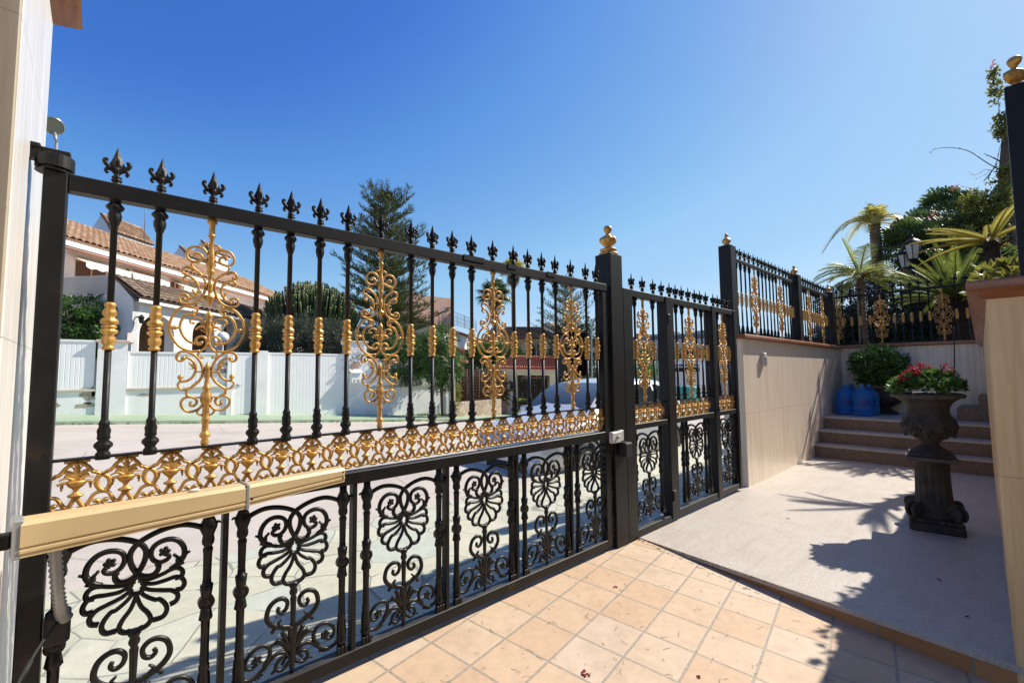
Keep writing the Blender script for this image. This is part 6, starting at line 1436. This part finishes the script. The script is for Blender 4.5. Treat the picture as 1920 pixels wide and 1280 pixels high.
# --- palms
def frond(m, q, p, d, L, droop, n=34, ll=.42, w=.035, mat=None, side_drop=.35, t0=.5, V_=.45, stalk=None):
    hd = Vector((d.x, d.y, 0)); 
    P = []; N = n
    for j in range(N + 1):
        t = j / N; P.append(p + d * L * t - Vector((0, 0, droop * L * t * t)))
    for j in range(2, N + 1):
        t = j / N; tg = (P[j] - P[j - 1]).normalized(); sd = tg.cross(Vector((0, 0, 1)))
        if sd.length < .01: sd = Vector((1, 0, 0))
        sd.normalize(); upv = sd.cross(tg)
        l2 = ll * math.sin(PI * min(1, .16 + t * .80)) ** .75
        for s_ in (-1, 1):
            for h in (0,):
                o = P[j].lerp(P[j - 1], h); dd = (tg * (.55 + .5 * t) + sd * s_ + upv * V_ + Vector((0, 0, -side_drop * q.uniform(.5, 1.3)))).normalized()
                e = o + dd * l2 * .55; f = e + (dd + Vector((0, 0, -side_drop))).normalized() * l2 * .5; wv = tg * w * .5
                tt = max(0, min(1, t0 + q.uniform(-.3, .3)))
                m.add([o - wv, o + wv, e + wv * .9, e - wv * .9, f], [(0, 1, 2, 3), (3, 2, 4)], False, tt)
    if stalk is not None: stalk.tube(P[::2], [.018 * (1 - .8 * k / (len(P) / 2)) + .003 for k in range(len(P[::2]))], 5)
def pinnate_palm(lab, crown, zb, fr, tr, leaf_, ll, w, seed, name='palm_tree', skirt=None):
    q = random.Random(seed); t = thing(name, lab, 'palm', (crown.x, crown.y, zb)); m = MB(); st_ = MB(); mt = MB()
    mt.tube([(crown.x, crown.y, zb), (crown.x, crown.y, (zb + crown.z) / 2), crown], [tr * 1.15, tr, tr * .9], 12)
    k = zb
    while k < crown.z: mt.lathe([(tr * 1.0, 0), (tr * 1.12, .02), (tr * 1.0, .06)], (crown.x, crown.y, k), 12); k += .09
    for az, el, L, dr, tt in fr:
        d = Vector((math.cos(az) * math.cos(el), math.sin(az) * math.cos(el), math.sin(el))); frond(m, q, crown, d, L, dr, ll=ll, w=w, t0=tt, stalk=st_)
    m.build('crown', leaf_, t); st_.build('leaf_stalks', L_YELL, t); mt.build('trunk', PTRUNK, t); return t
RGT = AX.copy(); RGT.z = 0; RGT.normalize(); raz = math.atan2(RGT.y, RGT.x)      # azimuth of «right» in the photo, fronds are listed from it
cr = at(1640, 420, 13)
pinnate_palm('tall slim palm with drooping yellow green fronds right of the railing', cr, 1.7, [(raz + PI, .50, 1.75, .95, .6), (raz + PI - .25, .75, 1.5, .9, .5), (raz, .45, 1.9, .62, .6), (raz + .3, .3, 2.0, .6, .5), (raz + .9, .9, 1.2, .6, .7), (raz + 1.6, .7, 1.3, .8, .7), (raz - 1.3, .8, 1.1, .9, .8), (raz - 2.2, .9, 1.0, .9, .8), (raz + 2.4, .9, 1.2, .8, .7), (raz - .5, .85, 1.2, 1.0, .7), (raz + 2, 1.4, .9, .3, .8), (raz - 2.7, 1.2, 1.0, 1.2, .8), (raz + .4, 1.35, .8, .5, .9), (raz + 3.4, 1.3, .85, .6, .9), (raz - 1.9, 1.4, .75, .4, .9), (raz + PI + .3, .95, 1.2, 1.0, .8)], .13, L_YELL, .38, .022, 71)
cr = at(1612, 517, 9.8)
fr = [(raz + PI, .42, 1.15, .55, .5), (raz + PI + .15, .12, 1.15, .35, .4), (raz + PI - .4, .75, 1.0, .5, .6), (raz + PI / 2 + .9, 1.30, 1.0, .10, .6), (raz + .5, 1.2, 1.0, .22, .5), (raz, .25, 1.15, .30, .4), (raz + .2, .6, 1.05, .5, .5), (raz - .3, -.2, .7, .5, .75), (raz + PI + .1, -.45, .6, .7, .9), (raz + 1.6, .5, 1, .4, .4), (raz - 1.5, .5, .9, .6, .5), (raz - 2.4, .35, 1.0, .6, .5), (raz - .8, .4, .9, .6, .6), (raz + 2.2, .9, .9, .4, .5), (raz + PI - .15, .6, 1.1, .6, .6), (raz + PI + .4, .3, 1.1, .5, .5), (raz + .1, .8, 1.0, .5, .6), (raz - .15, .05, 1.0, .3, .7), (raz + PI - .2, -.15, .9, .5, .7)]
pinnate_palm('short palm with feathery fronds leaning over the grey green dome bush', cr, 1.7, fr, .075, L_PALM, .32, .018, 72)
def fan(m, q, p, d, size, tilt_up, t0, droop=.35, nseg=30):
    """a round fan leaf: pleated blades from the stalk end, tips drooping"""
    sd = d.cross(Vector((0, 0, 1)))
    if sd.length < .01: sd = Vector((1, 0, 0))
    sd.normalize(); nn = sd.cross(d).normalized()
    for k in range(nseg):
        a = -2.1 + 4.2 * k / (nseg - 1); dd = (d * math.cos(a) + sd * math.sin(a)).normalized(); L = size * (1 - .22 * abs(a) / 2.1) * q.uniform(.9, 1.06)
        wv = (d * -math.sin(a) + sd * math.cos(a)) * size * .062; o = p
        a1 = o + dd * L * .55 + nn * .02 * (1 if k % 2 else -1); a2 = a1 + (dd + Vector((0, 0, -droop * .6))).normalized() * L * .28; a3 = a2 + (dd * .5 + Vector((0, 0, -droop * 2.2))).normalized() * L * .32
        tt = max(0, min(1, t0 + q.uniform(-.2, .2)))
        m.add([o, a1 + wv, a2 + wv * .55, a3, a2 - wv * .55, a1 - wv], [(0, 1, 5), (1, 2, 4, 5), (2, 3, 4)], False, tt)
def fan_palm(lab, crown, zb, n, size, tr, seed, stalk=.8, skirt=0, leaf_=None, eln=(-.35, 1.35)):
    q = random.Random(seed); t = thing('fan_palm', lab, 'palm', (crown.x, crown.y, zb)); m = MB(); mt = MB(); sk_ = MB(); ms = MB()
    mt.tube([(crown.x, crown.y, zb), (crown.x + .03, crown.y, (zb + crown.z) / 2), crown], [tr * 1.2, tr, tr], 10); mt.build('trunk', PTRUNK, t)
    for i in range(n):
        a = 2.4 * i; el = eln[1] + (eln[0] - eln[1]) * i / n + q.uniform(-.12, .12); d = Vector((math.cos(a) * math.cos(el), math.sin(a) * math.cos(el), math.sin(el))); e = crown + d * stalk * q.uniform(.8, 1.15); ms.tube([crown, e], .014, 5); fan(m, q, e, (d + Vector((0, 0, -.12))).normalized(), size * q.uniform(.85, 1.1), 0, .55 - .3 * i / n)
    m.build('crown', leaf_ or L_FAN, t); ms.build('leaf_stalks', L_FAN, t)
    if skirt:
        for i in range(skirt):
            a = 2.4 * i; d = Vector((math.cos(a) * .5, math.sin(a) * .5, -1)).normalized(); fan(sk_, q, crown + Vector((0, 0, -.1 - .02 * i)) + d * .3, d, size * .8, 0, .5, .3, 14)
        sk_.build('dry_skirt', L_DRY, t)
    return t
fan_palm('fan palm rising behind the second gold ornament from the centre post', at(928, 556, 38), -1, 30, 1.0, .22, 81, .75, 14)
fan_palm('distant palm top with pale dry skirt just above the gate rail', at(962, 508, 44), -1, 24, 1.0, .22, 82, .6, 26, L_YELL)
fan_palm('fan palm with hanging leaf tips above the street lantern', at(1728, 448, 14.5), 1.7, 26, .62, .14, 83, .55, 0)
bush('garden_shrub', 'bright leafy climber mass between the lantern and the tall trunk', 'shrub', at(1800, 490, 12.0), (.95, .8, .75), 260, 18, .12, .06, L_BOUG, .16, 171, 1.7, tint0=.5)
bush('garden_shrub', 'light green shrub low behind the right half of the back railing', 'shrub', at(1715, 620, 10.6), (.5, .5, .30), 150, 18, .10, .05, L_GREEN, .14, 172, 1.7, tint0=.5)
fan_palm('tall fan palm behind the bougainvillea at the right', at(1775, 405, 17), 1.7, 26, .75, .16, 84, .55, 0)

fan_palm('fan palm with drooping tips close behind the short feathery palm', at(1700, 470, 12.6), 1.7, 22, .60, .12, 85, .5, 0)
fan_palm('dark fan palm filling the gap between the lantern and the cycad', at(1752, 500, 12.8), 1.7, 26, .62, .12, 86, .5, 0)
# cycad
def cycad(lab, base, trh, trr, n, L, seed, leaf_=None, elr=(1.35, .15), dead=0, ll=.16, fan_=None):
    q = random.Random(seed); t = thing('cycad', lab, 'cycad', base); m = MB(); mt = MB(); st_ = MB()
    mt.lathe([(trr * .9, 0), (trr * 1.05, trh * .3), (trr, trh * .7), (trr * .8, trh), (trr * .3, trh * 1.06)], base, 18)
    for i in range(70):
        a = q.uniform(0, 6.28); z = q.uniform(0, trh); d = Vector((math.cos(a), math.sin(a), .5)).normalized(); mt.tube([base + Vector((math.cos(a) * trr * .9, math.sin(a) * trr * .9, z)), base + Vector((math.cos(a) * trr * .9, math.sin(a) * trr * .9, z)) + d * .09], [.03, .008], 4)
    crn = Vector((base.x, base.y, base.z + trh))
    for i in range(n):
        a = 2.4 * i + q.uniform(-.2, .2) if fan_ is None else fan_[0] + fan_[1] * q.uniform(-1, 1); el = elr[0] + (elr[1] - elr[0]) * (i / n) ** .8; d = Vector((math.cos(a) * math.cos(el), math.sin(a) * math.cos(el), math.sin(el))); frond(m, q, crn, d, L * q.uniform(.85, 1.1), .10 + .18 * (i / n), 46, ll, .012, side_drop=.05, t0=.6 - .35 * i / n, V_=.5, stalk=st_)
    m.build('crown', leaf_ or L_CYC, t); st_.build('leaf_stalks', leaf_ or L_CYC, t); mt.build('trunk', DTRUNK, t); return t
c = onx(1795, 632, 11.7)
cycad('cycad with stiff upright fronds on a thick dark trunk behind the railing', Vector((c.x, c.y, 1.70)), .95, .24, 52, 1.22, 91, ll=.15)
c = at(1858, 452, 6.4)
cycad('cycad with long yellow bronze fronds reaching left over the return wall', Vector((c.x, c.y, 1.55)), c.z - 1.55, .10, 14, .86, 92, L_YELL, (.62, -.06), ll=.085, fan_=(raz + PI, 1.35))

# clipped dome, trees and hedges of the garden
c = at(1640, 590, 11.0)
bush('dome_tree', 'large clipped grey green dome shaped tree behind the corner of the railing', 'tree', c + Vector((0, 0, -.15)), (1.20, 1.2, 1.08), 1250, 16, .075, .035, L_DOME, .10, 95, 1.7, hollow=.88, tint0=.4)
for i, (px, py, d, r, lab) in enumerate(((1600, 625, 11.2, (.75, .7, .55), 'low dark shrub behind the left part of the back railing'), (1690, 632, 10.6, (.8, .7, .40), 'low dark shrub behind the middle of the back railing'), (1740, 600, 12.2, (.9, .8, .9), 'dark shrub below the street lantern'), (1850, 600, 9.9, (.42, .5, .8), 'dark leafy shrub beside the cycad at the end of the railing'), (1790, 468, 13.5, (1.45, 1.2, 1.45), 'dark tree crown behind the upright cycad'), (1850, 545, 11.2, (.75, .8, 1.1), 'dark green shrub in front of the tall trunk at the right'))):
    bush('garden_shrub', lab, 'shrub', at(px, py, d), r, 260, 22, .11, .05, L_DARK if i in (0, 1, 2, 4) else L_GREEN, .16, 100 + i, 1.7, tint0=.3)
# tall trunk, bougainvillea
tk = thing('tall_tree', 'tall dark bare trunk wrapped in creepers beside the right post', 'tree', at(1890, 560, 13.1)); q = random.Random(111)
m = MB(); P = [at(1882, 600, 13.2), at(1886, 450, 13.2), at(1890, 330, 13.2), at(1894, 240, 13.2), at(1900, 170, 13.2)]; m.tube(catmull(P, 5), [.29 - .009 * i for i in range(21)], 10); m.build('trunk', TRUNK, tk)
bv = thing('bougainvillea', 'bougainvillea with yellowish leaves, red flowers and bare arching twigs beside the right post', 'shrub', at(1860, 520, 12.8)); m = MB(); fl = MB(); tw_ = MB()
for px, py, r, n in ((1872, 500, (.32, .3, .32), 70), (1850, 440, (.28, .3, .34), 64), (1868, 385, (.26, .3, .30), 56), (1828, 375, (.22, .25, .14), 30), (1885, 330, (.14, .2, .25), 24), (1835, 480, (.30, .3, .22), 46), (1812, 410, (.16, .2, .12), 20), (1880, 225, (.07, .1, .20), 14), (1867, 175, (.05, .08, .20), 12), (1862, 140, (.05, .06, .12), 8), (1877, 250, (.10, .1, .10), 12), (1830, 520, (.2, .2, .25), 30), (1790, 470, (.42, .3, .34), 60), (1760, 500, (.30, .3, .26), 36), (1845, 410, (.34, .3, .30), 60), (1810, 440, (.34, .3, .30), 50)):
    clumps(m, q, at(px, py, 12.8), tuple(1.56 * v for v in r), int(n * 1.6), 12, .095, .058, .12, .5, .3)
for px, py, n in ((1861, 122, 16), (1866, 116, 8), (1793, 350, 12), (1786, 355, 8), (1915, 138, 8), (1745, 405, 8), (1752, 402, 5)):
    for k in range(n):
        p = at(px, py, 12.75 if px > 1760 else 12.6) + rdir(q) * .048; leaf(fl, p, rdir(q), rdir(q), .048, .04, q.random(), .3)
def twig(pp, r0, d=12.8):
    P = catmull([at(x, y, d) for x, y in pp], 5); tw_.tube(P, [1.3 * r0 * (1 - .75 * i / len(P)) for i in range(len(P))], 5); return P
for pp, r0 in (([(1876, 320), (1850, 305), (1815, 283), (1780, 277), (1752, 280), (1744, 288)], .011), ([(1878, 326), (1850, 318), (1830, 328), (1815, 322)], .006), ([(1876, 303), (1862, 296), (1845, 288)], .016), ([(1852, 335), (1868, 305), (1874, 280), (1878, 266)], .009), ([(1846, 338), (1862, 318), (1876, 300)], .010), ([(1876, 250), (1872, 190), (1868, 140), (1862, 125)], .008), ([(1872, 312), (1842, 330), (1826, 336)], .005), ([(1868, 395), (1835, 362), (1815, 352), (1795, 350)], .008)):
    P = twig(pp, r0)
    for p in P[::4]: leaf(m, p, rdir(q), rdir(q), .05, .03, q.random())
m.build('foliage', L_BOUG, bv); fl.build('flowers', PINKF, bv); tw_.build('twigs', TRUNK, bv)

# street lantern in the garden
ln = thing('garden_lantern', 'classic black lantern post with two pale lamps between the palms', 'lantern', at(1712, 600, 11.2))
p = at(1712, 470, 11.2)
def lantern(cx_, root, sc=1.0):
    m = MB(); m.lathe([(.10 * sc, -.34 * sc), (.155 * sc, -.02 * sc), (.155 * sc, 0)], cx_, 6, smooth=False); gl = m.build('lamp_glass', NT('frosted_glass').set((.46, .43, .38), .5), root)
    m = MB()
    for k in range(6):
        a = 2 * PI * k / 6; m.tube([cx_ + Vector((.105 * sc * math.cos(a), .105 * sc * math.sin(a), -.345 * sc)), cx_ + Vector((.16 * sc * math.cos(a), .16 * sc * math.sin(a), .0))], .010 * sc, 5)
    m.lathe([(.19 * sc, .0), (.2 * sc, .02 * sc), (.15 * sc, .07 * sc), (.06 * sc, .14 * sc), (.03 * sc, .17 * sc), (.035 * sc, .19 * sc), (.002, .24 * sc)], cx_, 12); m.lathe([(.11 * sc, -.36 * sc), (.12 * sc, -.35 * sc), (.11 * sc, -.34 * sc)], cx_, 12); m.build('lantern_cage', BLACK, root)
lantern(p + Vector((0, 0, .15)), ln, 1.05); lantern(at(1697, 487, 11.5) + Vector((0, 0, .12)), ln, .95)
m = MB(); m.tube([Vector((p.x, p.y, 1.7)), p + Vector((0, 0, -.22))], [.045, .03], 10); m.lathe([(.03, 0), (.06, .03), (.06, .06), (.03, .1)], p + Vector((0, 0, -.55)), 12); m.tube(catmull([p + Vector((0, 0, -.5)), at(1704, 505, 11.35), at(1697, 500, 11.5)], 4), .018, 6); m.build('lamp_pole', BLACK, ln)

# --- flowers in the urn, shrub in the second urn, creeper stem
q = random.Random(121); fc = Vector((PX, PY, 1.17)); fp = thing('flowering_plant', 'low leafy plant with clusters of dark red flowers filling the pedestal urn', 'plant', fc); m = MB(); fl = MB(); sm_ = MB()
for i in range(150):
    a = q.uniform(0, 6.28); rr = .225 * math.sqrt(q.random()); h = .15 * (1 - (rr / .26) ** 2) + q.uniform(0, .05); c = fc + Vector((math.cos(a) * rr, math.sin(a) * rr, h))
    for j in range(11):
        d = (rdir(q) + Vector((math.cos(a) * rr * 3, math.sin(a) * rr * 3, .7))).normalized(); leaf(m, c + rdir(q) * .03, d, rdir(q), q.uniform(.035, .07), q.uniform(.03, .045), q.random(), .3)
hx = Vector((AX.x, AX.y, 0)).normalized()
for dx, dz in ((-.225, .17), (-.20, .20), (-.15, .235), (-.165, .255), (-.12, .27), (-.10, .24), (-.08, .285), (-.055, .265), (-.03, .25), (-.03, .215), (.02, .20), (.0, .19), (.07, .28), (.065, .25), (.08, .225), (.10, .205), (.16, .22), (.18, .215), (.15, .19), (-.11, .20), (-.19, .16), (.04, .23), (-.07, .225), (-.24, .15), (-.13, .22), (.19, .19), (.12, .24), (-.045, .29), (.055, .21), (-.17, .225)):
    c = fc + hx * dx + Vector((AZ.x, AZ.y, 0)) * q.uniform(-.12, .10) + Vector((0, 0, dz - .02)); sm_.tube([fc + (c - fc) * .4, c], .003, 4)
    for k in range(26): leaf(fl, c + rdir(q) * .023, rdir(q), rdir(q), .016, .015, q.random(), .3)
m.build('foliage', L_GREEN, fp); fl.build('flowers', FLOWER, fp); sm_.build('stems', L_DARK, fp)
cc = fc + hx * .2 + Vector((0, 0, .05)); m = MB(); P = [cc, cc + hx * .055 + Vector((0, 0, .12)), cc + hx * .075 + Vector((0, 0, .25)), cc + hx * .085 + Vector((0, 0, .42)), cc + hx * .09 + Vector((0, 0, .56))]; m.tube(catmull(P, 5), .005, 5)
for k in range(9): leaf(m, cc + hx * .08 + Vector((0, 0, .10)) + rdir(q) * .05, rdir(q), rdir(q), .03, .02, .3)
tag(m.build('climbing_stem', simple('dry_stem', (.06, .035, .03), .8)), 'thin dark climbing stem rising from the right rim of the flower urn', 'stem')
c = Vector((10.40, -.60, 1.44)); sb = thing('potted_shrub', 'rounded glossy green shrub growing in the urn at the back of the landing', 'shrub', (10.42, -.66, 1.08)); m = MB(); q = random.Random(131)
clumps(m, q, c, (.40, .40, .37), 270, 13, .075, .040, .09, .5, .45, .4); m.build('foliage', L_GREEN, sb)
m = MB()
for i in range(7): a = i * .9; m.tube([(10.42, -.66, 1.07), (10.42 + .2 * math.cos(a), -.66 + .2 * math.sin(a), 1.45)], .012, 5)
m.build('trunk', TRUNK, sb)
# planting seen at the foot of the wall railing
m = MB(); q = random.Random(141)
for i in range(130):
    x = 5.95 + 4.4 * q.random() ** 1.2; c = Vector((x, q.uniform(.24, .5), 1.86))
    h = .10 * (1.2 - (x - 5.9) / 5) 
    for j in range(7): leaf(m, c + Vector((q.uniform(-.08, .08), q.uniform(-.05, .05), q.uniform(0, h))), (rdir(q) + Vector((0, 0, .8))).normalized(), rdir(q), .05, .03, q.random())
tag(m.build('ground_cover', L_OLIVE), kind='stuff')
# plants on the raised bed behind the right wall, whose fronds shade the walk

bush('bed_shrub', 'leafy shrub spilling over the cap of the right return wall', 'shrub', Vector((5.6, -2.22, 2.05)), (.55, .16, .22), 70, 14, .08, .05, L_BOUG, .10, 152, 1.6)

g = MB(); g.box(3.6, 10.7, -5, -2.9, -.3, 1.62); tag(g.build('planting_bed', simple('bed_soil', (.10, .075, .05), .95, 0, .3, 3, .5, 30)), kind='structure')
# ------------------------------------------------------------------ tidy: drop the pattern store
for o in list(STORE.children_recursive): bpy.data.objects.remove(o)
bpy.data.objects.remove(STORE)
